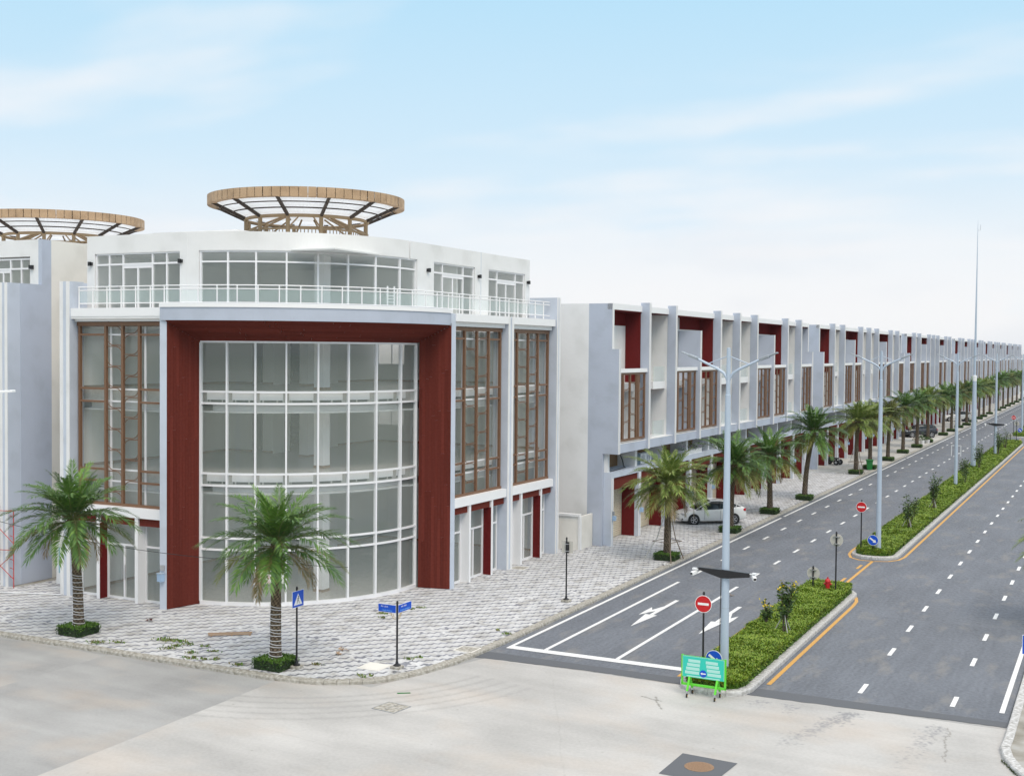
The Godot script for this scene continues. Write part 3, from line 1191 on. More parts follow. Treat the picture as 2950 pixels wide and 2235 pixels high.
	part("transom", arc_band(6.90, 7.08, 8.07, 95.0, 0.0, 0.14, 30), "white_frame", cw)
	for i in ANG.size():
		var a: float = ANG[i]
		var bs := Basis(Vector3.UP, deg_to_rad(a))
		var g := Geo.new()
		g.box(on_arc(6.985, a, 5.58), Vector3(0.075, 10.9, 0.16), bs)
		part("mullion", g, "white_frame", cw)
		if i == ANG.size() - 1: continue
		var a2: float = ANG[i + 1]
		for y in [[0.14, 2.29], [2.37, 2.78], [2.86, 4.99], [5.07, 5.49], [5.57, 8.44], [8.52, 8.93], [9.01, 11.02]]:
			var q := Geo.new()
			for k in 2:
				var m0 := lerpf(a, a2, k * 0.5)
				var m1 := lerpf(a, a2, k * 0.5 + 0.5)
				q.quad(on_arc(6.97, m0, y[0]), on_arc(6.97, m1, y[0]), on_arc(6.97, m1, y[1]), on_arc(6.97, m0, y[1]))
			part("pane", q, "glass", cw)
		for y in [8.48, 5.03]:
			var d: float = (a2 - a) * 0.1
			part("spandrel", arc_band(6.66, 6.72, a + d, a2 - d, y + 0.14, y + 0.46, 3), "white_trim", b)
			part("vent_slot", arc_band(6.62, 6.68, a + d * 1.3, a2 - d * 1.3, y + 0.04, y + 0.138, 3), "dark_slot", b)
	for y in [8.48, 5.03]:
		part("downstand", arc_band(6.0, 6.25, 9.0, 94.0, y - 0.43, y - 0.02, 24), "white_trim", b)
	# the portal: two grey pillars and a bowed beam, lined with red boards
	var pl := Geo.new()
	pl.upright(PackedVector2Array([Vector2(-35.32, -38.28), Vector2(-35.02, -38.36), Vector2(-34.66, -39.95), Vector2(-35.0, -40.1), Vector2(-35.32, -39.3)]), 0.0, 12.44)
	part("portal_pillar", pl, "pale_grey_wall", b)
	pl = Geo.new()
	pl.upright(PackedVector2Array([Vector2(-26.93, -47.75), Vector2(-26.90, -48.10), Vector2(-27.6, -48.2), Vector2(-28.45, -47.85), Vector2(-28.42, -47.45)]), 0.0, 12.44)
	part("portal_pillar", pl, "pale_grey_wall", b)
	part("portal_beam", arc_band(7.5, 8.66, 2.2, 95.6, 11.92, 12.45, 48), "grey_wall", b)
	part("portal_edge", arc_band(8.60, 8.70, 2.0, 95.8, 12.452, 12.62, 48), "white_trim", b)
	reveal(b, Vector3(-35.02, 0, -38.36), Vector3(-34.66, 0, -39.95))
	reveal(b, Vector3(-28.42, 0, -47.45), Vector3(-26.93, 0, -47.75))
	# soffit boards run with the curve and climb outwards
	var rows := 11
	for i in rows:
		var r0 := lerpf(7.04, 8.64, float(i) / rows)
		var r1 := lerpf(7.04, 8.64, float(i + 1) / rows) - 0.008
		var y0 := lerpf(11.09, 11.89, float(i) / rows)
		var y1 := lerpf(11.09, 11.89, (i + 0.94) / rows)
		var a := 3.5 + 3.5 * (1.0 - float(i) / rows)
		var first := rng.randf_range(6.0, 22.0)
		while a < 95.0:
			var a2 := minf(a + first, 95.2)
			first = rng.randf_range(16.0, 24.0)
			var g := Geo.new()
			var st := maxi(2, int((a2 - a) / 3.0))
			for k in st:
				var m0 := lerpf(a + 0.06, a2 - 0.06, float(k) / st)
				var m1 := lerpf(a + 0.06, a2 - 0.06, float(k + 1) / st)
				g.quad(on_arc(r0, m0, y0), on_arc(r0, m1, y0), on_arc(r1, m1, y1), on_arc(r1, m0, y1))
				g.quad(on_arc(r1, m0, y1 + 0.02), on_arc(r1, m1, y1 + 0.02), on_arc(r0, m1, y0 + 0.02), on_arc(r0, m0, y0 + 0.02))
				g.quad(on_arc(r1, m0, y1), on_arc(r1, m1, y1), on_arc(r1, m1, y1 + 0.02), on_arc(r1, m0, y1 + 0.02))
			part("soffit_board", flip(g), "red_board_%d" % (rng.randi() % 4), b)
			a = a2
	part("soffit_backing", arc_band(7.0, 8.6, 3.0, 95.4, 11.917, 11.93, 30), "red_panel", b)
	# straight bays
	var L := facing(-40.62, -39.12, false)
	shop_bay(b, L, 5.3, [0.16, 1.67, 2.63, 3.57], 1, [1.40, 3.57], true)
	pier(b, facing(-41.2, -39.12, false), 0.0, 0.58, 13.62, -0.2, 0.6)
	part("pier_return", bx(-41.2, -41.0, 0.0, 13.6, -40.6, -39.3), "pale_grey_wall", b)
	var R1 := facing(-27.4, -48.1, true)
	shop_bay(b, R1, 5.2, [0.12, 1.41, 2.62, 3.81, 5.02], 1, [1.47, 3.70], false)
	pier(b, facing(-27.4, -48.1, true), 5.22, 5.80, 12.42, -0.3, 0.52)
	var R2 := facing(-27.4, -53.9, true)
	shop_bay(b, R2, 4.9, [0.1, 1.09, 2.37, 3.53, 4.75], 1, [1.12, 3.45], false)
	pier(b, facing(-27.4, -58.82, true), 0.02, 0.42, 13.62, -1.0, 0.62)
	# post box and meter on the left pillar
	part("meter_plate", bx(-35.28, -35.06, 1.62, 1.84, -38.28, -38.24), "steel", b)
	var lb := part("letter_box", bx(-35.31, -35.07, 1.18, 1.50, -38.30, -38.10), "box_blue", b)
	part("box_lid", bx(-35.33, -35.05, 1.50, 1.53, -38.31, -38.08), "pole_paint", lb)
	top_floor(b)
	railing(b)
	notice(b)


func reveal(b: Node3D, p: Vector3, q: Vector3) -> void:
	# red boards standing on end, in random lengths; the face looks towards the curve's centre line
	var d := (q - p)
	var n := int(roundf(d.length() / 0.145))
	var step := d / n
	var out := d.normalized().cross(Vector3.UP)
	if out.dot(Vector3(-31.5, 0, -43.5) - p) < 0: out = -out
	for i in n:
		var c := p + step * (i + 0.5)
		var y := 0.02
		var nxt := rng.randf_range(1.2, 5.0)
		while y < 12.0:
			# the head follows the rising soffit
			var y2 := minf(y + nxt, 12.0)
			nxt = rng.randf_range(3.0, 5.6)
			if 12.0 - y2 < 0.8: y2 = 12.0
			var r := Vector2(c.x - CC.x, c.z - CC.y).length()
			var top := lerpf(11.09, 11.89, clampf((r - 7.04) / 1.6, 0.0, 1.0))
			var hi := minf(y2 - 0.006, top)
			if hi > y + 0.05:
				var g := Geo.new()
				g.box(Vector3(c.x, (y + hi) * 0.5, c.z) + out * (0.012 + rng.randf_range(-0.002, 0.002)), Vector3(step.length() - 0.005, hi - y, 0.024), Basis(step.normalized(), Vector3.UP, step.normalized().cross(Vector3.UP)))
				part("red_board", g, "red_board_%d" % (rng.randi() % 4), b)
			y = y2
	var k := Geo.new()
	k.box((p + q) * 0.5 + Vector3(0, 6.0, 0) - out * 0.004, Vector3(d.length(), 12.0, 0.008), Basis(d.normalized(), Vector3.UP, d.normalized().cross(Vector3.UP)))
	part("board_backing", k, "red_panel", b)


func top_floor(b: Node3D) -> void:
	var r := 7.0
	# wall head round the whole front, then the piers between the windows
	path_strip(b, "parapet_wall", "white_wall", 0, r, r, 0, 14.88, 15.66, 0.28)
	var z := CC.y + r
	var x := CC.x + r
	part("roof_slab", flat_roof(6.8), "white_wall", b)
	part("top_ceiling", bx(-40.9, -28.9, 14.88, 14.94, -59.0, -41.5), "ceiling", b)
	part("parapet_wall", bx(-41.0, -40.55, 12.44, 14.88, z - 0.28, z), "white_wall", b)
	part("parapet_wall", bx(-35.7, CC.x + 0.3, 12.44, 14.88, z - 0.28, z), "white_wall", b)
	part("wall_pier", arc_band(r - 0.28, r, 2.0, 7.2, 12.44, 14.88, 3), "white_wall", b)
	part("wall_pier", bx(x - 0.28, x, 12.44, 14.88, -48.98, CC.y - 0.62), "white_wall", b)
	part("wall_pier", bx(x - 0.28, x, 12.44, 14.88, -54.45, -53.02), "white_wall", b)
	part("wall_pier", bx(x - 0.28, x, 12.44, 14.88, -59.2, -58.65), "white_wall", b)
	part("wall_groove", bx(x - 0.05, x + 0.004, 12.44, 15.66, -53.64, -53.61), "pole_paint", b)
	part("end_wall", bx(-41.0, x - 0.28, 12.44, 15.6, -59.2, -59.0), "white_wall", b)
	part("side_wall", bx(-41.0, -40.85, 12.44, 15.6, -59.0, z - 0.28), "white_wall", b)
	part("inside_wall", bx(-40.85, -29.0, 12.44, 14.88, -52.0, -51.85), "inside_wall", b)
	part("column", bx(-31.87, -31.37, 12.44, 14.88, -44.7, -44.2), "white_wall", b)
	# windows: [along left front], [curve], [two on the right front]
	top_window(b, facing(-40.5, z - 0.10, false), 4.78, [0.0, 0.75, 1.55, 3.22, 4.02, 4.78], 2)
	top_window(b, facing(x - 0.10, -49.06, true), 3.9, [0.0, 0.85, 2.85, 3.9], 1)
	top_window(b, facing(x - 0.10, -54.5, true), 4.1, [0.0, 1.0, 3.1, 4.1], 1)
	var cw := part("curved_window", arc_band(r - 0.16, r - 0.06, 7.2, 95.0, 14.81, 14.88, 30), "white_frame", b)
	part("transom", arc_band(r - 0.15, r - 0.07, 7.2, 95.0, 14.38, 14.45, 30), "white_frame", cw)
	part("transom", arc_band(r - 0.16, r - 0.06, 7.2, 95.0, 12.44, 12.52, 30), "white_frame", cw)
	for i in ANG.size():
		var a: float = ANG[i]
		if i == 0: a = 7.6
		var g := Geo.new()
		g.box(on_arc(r - 0.11, a, 13.66), Vector3(0.075, 2.3, 0.11), Basis(Vector3.UP, deg_to_rad(a)))
		part("mullion", g, "white_frame", cw)
		if i == ANG.size() - 1: continue
		for y in [[12.52, 14.38], [14.45, 14.81]]:
			var q := Geo.new()
			for k in 2:
				var m0 := lerpf(a, ANG[i + 1], k * 0.5)
				var m1 := lerpf(a, ANG[i + 1], k * 0.5 + 0.5)
				q.quad(on_arc(r - 0.11, m0, y[0]), on_arc(r - 0.11, m1, y[0]), on_arc(r - 0.11, m1, y[1]), on_arc(r - 0.11, m0, y[1]))
			part("pane", q, "glass", cw)
	for p in [[-40.75, z, false], [-35.62, z, false], [x, -48.4, true], [x, -53.35, true], [x, -58.92, true]]:
		var g := Geo.new()
		var f: Transform3D = facing(p[0], p[1], p[2])
		g.slab(-0.09, 0.09, 14.38, 14.52, 0.0, 0.10)
		g.slab(-0.06, 0.06, 14.36, 14.54, 0.08, 0.16)
		part("wall_lamp", g, "black_paint", b).transform = f


func flat_roof(r: float) -> Geo:
	var g := Geo.new()
	var rp := PackedVector2Array([Vector2(-41.0, CC.y + r), Vector2(CC.x, CC.y + r)])
	for a in range(3, 90, 4):
		var p := on_arc(r, a)
		rp.append(Vector2(p.x, p.z))
	for p in [[CC.x + r, CC.y], [CC.x + r, -59.0], [-41.0, -59.0]]:
		rp.append(Vector2(p[0], p[1]))
	g.upright(rp, 15.0, 15.25)
	return g


func top_window(b: Node3D, xf: Transform3D, w: float, us: Array, door: int) -> void:
	var f := Geo.new()
	f.slab(0, w, 14.81, 14.88, -0.06, 0.04)
	f.slab(0, w, 12.44, 12.50, -0.06, 0.04)
	for i in us.size():
		f.slab(us[i] - 0.035, us[i] + 0.035, 12.50, 14.81, -0.059, 0.039)
	for i in us.size() - 1:
		f.slab(us[i] + 0.035, us[i + 1] - 0.035, 14.36, 14.44, -0.058, 0.038)
	var a: float = us[door] + 0.035
	var c: float = us[door + 1] - 0.035
	f.slab(a, c, 14.22, 14.36, -0.05, 0.02)
	f.slab((a + c) / 2 - 0.04, (a + c) / 2 + 0.04, 12.50, 14.22, -0.05, 0.02)
	var o := part("balcony_window", f, "white_frame", b)
	o.transform = xf
	for i in us.size() - 1:
		for y in [[12.5, 14.36], [14.44, 14.81]]:
			var q := Geo.new()
			q.quad(Vector3(us[i] + 0.035, y[0], -0.01), Vector3(us[i + 1] - 0.035, y[0], -0.01), Vector3(us[i + 1] - 0.035, y[1], -0.01), Vector3(us[i] + 0.035, y[1], -0.01))
			part("pane", q, "glass", o)


func railing(b: Node3D) -> void:
	var o := Node3D.new()
	o.name = "balcony_railing"
	b.add_child(o)
	var z := CC.y + 8.05
	var x := CC.x + 8.4
	var rails := Geo.new()
	for y in [[13.37, 0.026], [13.22, 0.026], [12.66, 0.026]]:
		var pts := [Vector3(-40.42, y[0], z)]
		for a in range(0, 91, 3):
			var t := a / 90.0
			pts.append(on_arc(lerpf(8.05, 8.4, t), a, y[0]))
		pts.append(Vector3(x, y[0], -58.75))
		rails = Geo.new()
		rails.tube(pts, [y[1]], 6)
		part("rail", rails, "white_trim", o)
	var posts := []
	var px := -40.4
	while px < CC.x - 0.2:
		posts.append(Vector3(px, 0, z))
		px += 0.81
	for i in 15:
		var t := i / 15.0
		posts.append(on_arc(lerpf(8.05, 8.4, t), t * 90.0))
	var pz := CC.y
	while pz > -58.8:
		posts.append(Vector3(x, 0, pz))
		pz -= 1.01
	var pm := Geo.new()
	pm.tube([Vector3(0, 12.44, 0), Vector3(0, 13.36, 0)], [0.03], 6)
	var mm := pm.mesh(M["white_trim"])
	for i in posts.size():
		part("post", mm, null, o, posts[i])
		if i > 0:
			var d: Vector3 = (posts[i] - posts[i - 1]).normalized() * 0.04
			var p: Vector3 = posts[i - 1] + d
			var q: Vector3 = posts[i] - d
			var g := Geo.new()
			g.quad(p + Vector3(0, 12.70, 0), q + Vector3(0, 12.70, 0), q + Vector3(0, 13.19, 0), p + Vector3(0, 13.19, 0))
			part("glass_panel", g, "rail_glass", o)
	# small white ladder leaning inside the railing
	var t := thing("folding_ladder", "small white folding ladder standing on the balcony behind the railing", "ladder", on_arc(7.75, 73.0, 12.44), deg_to_rad(73))
	for s in [-0.19, 0.19]:
		part("stile", bx(s - 0.035, s + 0.035, 0.0, 1.08, -0.02, 0.02), "white_plastic", t)
	for i in 7:
		part("rung", bx(-0.155, 0.155, 0.1 + i * 0.14, 0.125 + i * 0.14, -0.015, 0.015), "white_plastic", t)


func letters(s: String, size: float, m: String, parent: Node, xf: Transform3D, width := 0.0, serif := true) -> MeshInstance3D:
	var t := TextMesh.new()
	var f := SystemFont.new()
	f.font_names = PackedStringArray(["Droid Serif" if serif else "Droid Sans"])
	t.font = f
	t.text = s
	t.font_size = 32
	t.pixel_size = size / 32.0
	t.depth = 0.004
	t.curve_step = 2.0
	t.material = M[m]
	var o := part("lettering", t, null, parent)
	o.transform = xf
	if width > 0.0 and t.get_aabb().size.x > 0.0:
		var k := width / t.get_aabb().size.x
		o.transform = xf * Transform3D(Basis.from_scale(Vector3(k, 1, 1)), Vector3.ZERO)
	return o


func notice(b: Node3D) -> void:
	var t := thing("rental_notice", "white paper notice with pink phone numbers stuck inside the ground floor glass", "notice", on_arc(7.02, 33.2, 0.93), deg_to_rad(33.2))
	part("paper", bx(-0.54, 0.54, 0.0, 0.78, 0.0, 0.012), "sign_white", t)
	mat("ink_pink", Color(0.62, 0.06, 0.22), 0.6)
	mat("ink_blue", Color(0.03, 0.13, 0.36), 0.6)
	mat("ink_teal", Color(0.05, 0.36, 0.38), 0.6)
	letters("For", 0.15, "ink_teal", t, Transform3D(Basis(), Vector3(-0.27, 0.48, 0.013)))
	letters("069-80", 0.2, "ink_pink", t, Transform3D(Basis(), Vector3(-0.25, 0.28, 0.013)), 0.46)
	letters("015 86", 0.2, "ink_pink", t, Transform3D(Basis(), Vector3(-0.25, 0.09, 0.013)), 0.46)
	glyphs(t, Vector3(-0.44, 0.60, 0.013), 0.13, [1, 2, 3, 0, 4, 5], "ink_blue")


func glyphs(t: Node3D, o: Vector3, h: float, seq: Array, m: String) -> void:
	# small looped strokes that stand for a line of Khmer letters too small to read
	var g := Geo.new()
	var x := 0.0
	for k in seq:
		var w := h * 0.55
		var r := h * 0.07
		match k:
			0: pass
			1:
				g.tube([Vector3(x, 0, 0), Vector3(x, h * 0.7, 0), Vector3(x + w * 0.5, h * 0.85, 0), Vector3(x + w * 0.8, h * 0.6, 0), Vector3(x + w * 0.8, 0, 0)], [r], 4)
			2:
				g.tube([Vector3(x, h * 0.7, 0), Vector3(x, h * 0.1, 0), Vector3(x + w * 0.4, 0, 0), Vector3(x + w * 0.8, h * 0.15, 0), Vector3(x + w * 0.8, h * 0.8, 0)], [r], 4)
			3:
				g.tube([Vector3(x + w * 0.1, h * 0.8, 0), Vector3(x + w * 0.7, h * 0.75, 0), Vector3(x + w * 0.2, h * 0.4, 0), Vector3(x + w * 0.8, h * 0.3, 0), Vector3(x + w * 0.8, 0, 0)], [r], 4)
			4:
				g.tube([Vector3(x, 0, 0), Vector3(x, h * 0.7, 0), Vector3(x + w * 0.4, h * 0.35, 0), Vector3(x + w * 0.8, h * 0.7, 0), Vector3(x + w * 0.8, -h * 0.2, 0)], [r], 4)
			_:
				g.tube([Vector3(x + w * 0.8, h * 0.75, 0), Vector3(x + w * 0.1, h * 0.6, 0), Vector3(x, h * 0.1, 0), Vector3(x + w * 0.6, 0, 0)], [r], 4)
				g.tube([Vector3(x, h * 0.95, 0), Vector3(x + w * 0.6, h * 1.05, 0)], [r], 4)
		x += w * 1.15
	part("lettering", g, m, t, o)


# ---------------------------------------------------------------- roof canopies and the building on the left
func roof_canopy(at: Vector3, label: String, turn: float) -> void:
	var t := thing("roof_canopy", label, "canopy", at, turn, "round canopies on the roofs")
	var base := 15.25 - at.y
	var r1 := 4.9
	var r0 := 3.05
	var hi := 17.92 - at.y
	var lo := 17.2 - at.y
	var segs := 48
	# rim in curved sheets
	var n := 12
	for k in n:
		var g := Geo.new()
		for i in 6:
			var a := TAU * (k + i / 6.0 + 0.01) / n
			var b := TAU * (k + (i + 0.96) / 6.0 + (0.04 / 6.0 if i < 5 else 0.0)) / n
			var A := func(r: float, x: float, y: float) -> Vector3: return Vector3(r * sin(x), y, r * cos(x))
			g.quad(A.call(r1, a, hi - 0.04), A.call(r1, b, hi - 0.04), A.call(r1, b, hi + 0.42), A.call(r1, a, hi + 0.42))
			g.quad(A.call(r1 - 0.38, b, hi - 0.04), A.call(r1 - 0.38, a, hi - 0.04), A.call(r1 - 0.38, a, hi + 0.42), A.call(r1 - 0.38, b, hi + 0.42))
			g.quad(A.call(r1 - 0.38, a, hi - 0.04), A.call(r1 - 0.38, b, hi - 0.04), A.call(r1, b, hi - 0.04), A.call(r1, a, hi - 0.04))
			g.quad(A.call(r1, a, hi + 0.42), A.call(r1, b, hi + 0.42), A.call(r1 - 0.38, b, hi + 0.42), A.call(r1 - 0.38, a, hi + 0.42))
		part("rim_sheet", g, "ring_paint", t)
	for ring in [[r0, lo, 0.09, "canopy_steel"], [r0, lo - 0.62, 0.05, "canopy_steel"], [r0, lo - 1.1, 0.05, "canopy_steel"], [3.75, 17.5 - at.y, 0.035, "dark_beam"], [4.3, 17.72 - at.y, 0.03, "dark_beam"]]:
		var pts := []
		for i in segs + 1:
			pts.append(Vector3(ring[0] * sin(TAU * i / segs), ring[1], ring[0] * cos(TAU * i / segs)))
		var g := Geo.new()
		g.tube(pts, [ring[2]], 5, false)
		part("ring", g, ring[3], t)
	for k in 12:
		var a := TAU * k / 12 + 0.13
		var d := Vector3(sin(a), 0, cos(a))
		var g := Geo.new()
		g.tube([d * r0 + Vector3(0, base, 0), d * r0 + Vector3(0, lo, 0)], [0.10], 6)
		part("post", g, "canopy_steel", t)
		g = Geo.new()
		var p := d * r0 + Vector3(0, lo, 0)
		var q := d * (r1 - 0.1) + Vector3(0, hi + 0.05, 0)
		g.box((p + q) * 0.5, Vector3(0.12, 0.14, p.distance_to(q)), Basis.looking_at((q - p).normalized()))
		part("spoke", g, "dark_beam", t)
		g = Geo.new()
		# corrugated sheet between two spokes
		var b := TAU * (k + 1) / 12 + 0.13
		var m := 22
		for i in m:
			var u0 := a + (b - a) * i / m
			var u1 := a + (b - a) * (i + 1) / m
			var w0 := 0.02 if i % 2 == 0 else 0.0
			var A := func(r: float, x: float, y: float) -> Vector3: return Vector3(r * sin(x), y, r * cos(x))
			g.quad(A.call(r1 - 0.3, u0, hi + 0.16 + w0), A.call(r1 - 0.3, u1, hi + 0.18 - w0), A.call(r0, u1, lo + 0.16 - w0), A.call(r0, u0, lo + 0.14 + w0))
		part("roof_sheet", g, "polycarbonate", t)
		# lattice wall of the drum
		g = Geo.new()
		for i in 9:
			var x := a + (b - a) * (i + 0.5) / 9
			g.tube([Vector3(r0 * sin(x), base, r0 * cos(x)), Vector3(r0 * sin(x), lo - 0.62, r0 * cos(x))], [0.025], 4, false)
		g.tube([Vector3(r0 * sin(a), lo - 0.62, r0 * cos(a)), Vector3(r0 * sin(a) * 0.4, lo + 0.2, r0 * cos(a) * 0.4)], [0.05], 4, false)
		part("lattice", g, "canopy_steel", t)
	var top := Geo.new()
	top.lathe(Vector3.ZERO, [Vector2(r0 - 0.02, lo + 0.30), Vector2(0.02, lo + 0.55)], 32)
	part("roof_cap", top, "polycarbonate", t)


func left_building() -> void:
	roof_canopy(Vector3(-36.94, 15.25, -50.57), "round brown-rimmed canopy on the corner building's roof", 0.2)
	var b := thing("left_building", "white building at the left edge with a grey painted end wall", "building")
	var L := facing(-50.3, -39.12, false)
	shop_bay(b, L, 5.28, [0.16, 1.1, 2.1, 3.1], 1, [1.40, 3.50], false)
	pier(b, facing(-45.02, -39.12, false), 0.0, 0.5, 13.64, -0.2, 0.5)
	part("end_wall", bx(-44.72, -44.5, 0.0, 13.64, -41.1, -39.32), "grey_wall", b)
	part("end_wall", bx(-44.72, -44.5, 13.64, 15.72, -41.1, -40.55), "grey_wall", b)
	part("end_wall", bx(-44.72, -44.5, 0.0, 15.72, -64.0, -41.1), "cream_wall", b)
	part("front_wall", bx(-66.0, -50.3, 0.0, 12.5, -39.4, -39.0), "white_wall", b)
	part("rear_wall", bx(-66.0, -44.72, 0.0, 15.5, -64.0, -63.8), "white_wall", b)
	part("inside_wall", bx(-66.0, -44.72, 0.0, 12.0, -46.2, -46.0), "inside_wall", b)
	for y in [0.01, 5.1, 8.55, 12.1]:
		part("floor_slab", bx(-66.0, -44.72, y, y + 0.42 if y > 1 else 0.05, -63.8, -39.35), "inside_floor", b)
	part("parapet_wall", bx(-66.0, -44.72, 14.95, 15.72, -40.83, -40.55), "white_wall", b)
	part("front_pier", bx(-45.26, -44.72, 12.52, 14.95, -40.83, -40.55), "white_wall", b)
	part("roof_slab", bx(-66.0, -44.72, 15.0, 15.25, -63.8, -40.83), "white_wall", b)
	part("top_back_wall", bx(-66.0, -45.9, 12.52, 15.0, -47.0, -46.8), "inside_wall", b)
	top_window(b, facing(-49.3, -40.65, false), 4.0, [0.0, 0.85, 1.7, 2.7, 3.4, 4.0], 2)
	part("wall_lamp", bx(-45.2, -45.02, 14.36, 14.54, -40.55, -40.40), "black_paint", b)
	var rl := Geo.new()
	for y in [13.37, 13.22, 12.66]:
		rl.tube([Vector3(-50.3, y, -38.85), Vector3(-45.05, y, -38.85)], [0.026], 6)
	for i in 7:
		rl.tube([Vector3(-50.2 + i * 0.85, 12.5, -38.85), Vector3(-50.2 + i * 0.85, 13.37, -38.85)], [0.03], 6)
	var ro := part("balcony_railing", rl, "white_trim", b)
	for i in 6:
		part("glass_panel", pane_quad(-50.16 + i * 0.85, -49.39 + i * 0.85, 12.7, 13.19, -38.85), "rail_glass", ro)
	roof_canopy(Vector3(-56.2, 15.25, -52.4), "round brown-rimmed canopy cut by the left edge, on the left building", 0.45)
	# stained concrete boxes standing on the roofs
	var t := thing("water_tank_housing", "stained grey concrete box on the roof left of the corner building's canopy", "roof box", Vector3(-41.35, 15.25, -51.5))
	part("wall", bx(-0.7, 0.9, 0.0, 1.42, -0.9, 0.5), "old_concrete", t)
	part("lid", bx(-0.78, 0.98, 1.42, 1.52, -0.98, 0.58), "old_concrete", t)
	t.position = Vector3(-39.75, 15.25, -51.0)
	var v := thing("stair_housing", "low stained concrete box on the roof edge near the left building", "roof box", Vector3(-42.6, 15.24, -47.2))
	part("wall", bx(-1.9, 0.6, -0.3, 1.0, -3.0, 0.0), "old_concrete", v)
	part("lid", bx(-1.9, 3.2, 1.0, 1.08, -3.1, 0.06), "white_wall", v)
	v.position = Vector3(-40.2, 15.25, -45.2)


func pane_quad(x0: float, x1: float, y0: float, y1: float, z: float) -> Geo:
	var q := Geo.new()
	q.quad(Vector3(x0, y0, z), Vector3(x1, y0, z), Vector3(x1, y1, z), Vector3(x0, y1, z))
	return q


# ---------------------------------------------------------------- the terrace of shophouses
const UW := 4.7

func lattice_screen(b: Node3D, u0: float, u1: float, y0: float, y1: float, w: float, posts: Array, cols: Array, detail: bool) -> void:
	var f := Geo.new()
	f.slab(u0, u1, y1 - 0.12, y1, w - 0.06, w + 0.06)
	f.slab(u0, u1, y0, y0 + 0.12, w - 0.06, w + 0.06)
	for p in posts:
		f.slab(u0 + p - 0.055, u0 + p + 0.055, y0 + 0.12, y1 - 0.12, w - 0.055, w + 0.055)
	var bars := []
	for k in cols.size():
		var a: float = u0 + cols[k][0] + 0.055
		var ww: float = cols[k][1] - cols[k][0] - 0.11
		var fl: bool = k % 2 == 1
		var g := screen_bars(0.0, ww, minf(0.36, ww * 0.45), fl)
		var y := y1 - (0.95 if fl else 0.55)
		while y > y0 + 0.35:
			bars.append([g, Vector3(a, y, w)])
			y -= 0.9
	if detail:
		var o := part("lattice_screen", f, "screen_metal", b)
		var done := {}
		for q in bars:
			if not done.has(q[0]): done[q[0]] = q[0].mesh(M["screen_metal"])
			part("curved_bar", done[q[0]], null, o, q[1])
	else:
		for q in bars:
			f.add(q[0], Transform3D(Basis(), q[1]))
		part("lattice_screen", f, "screen_metal", b)


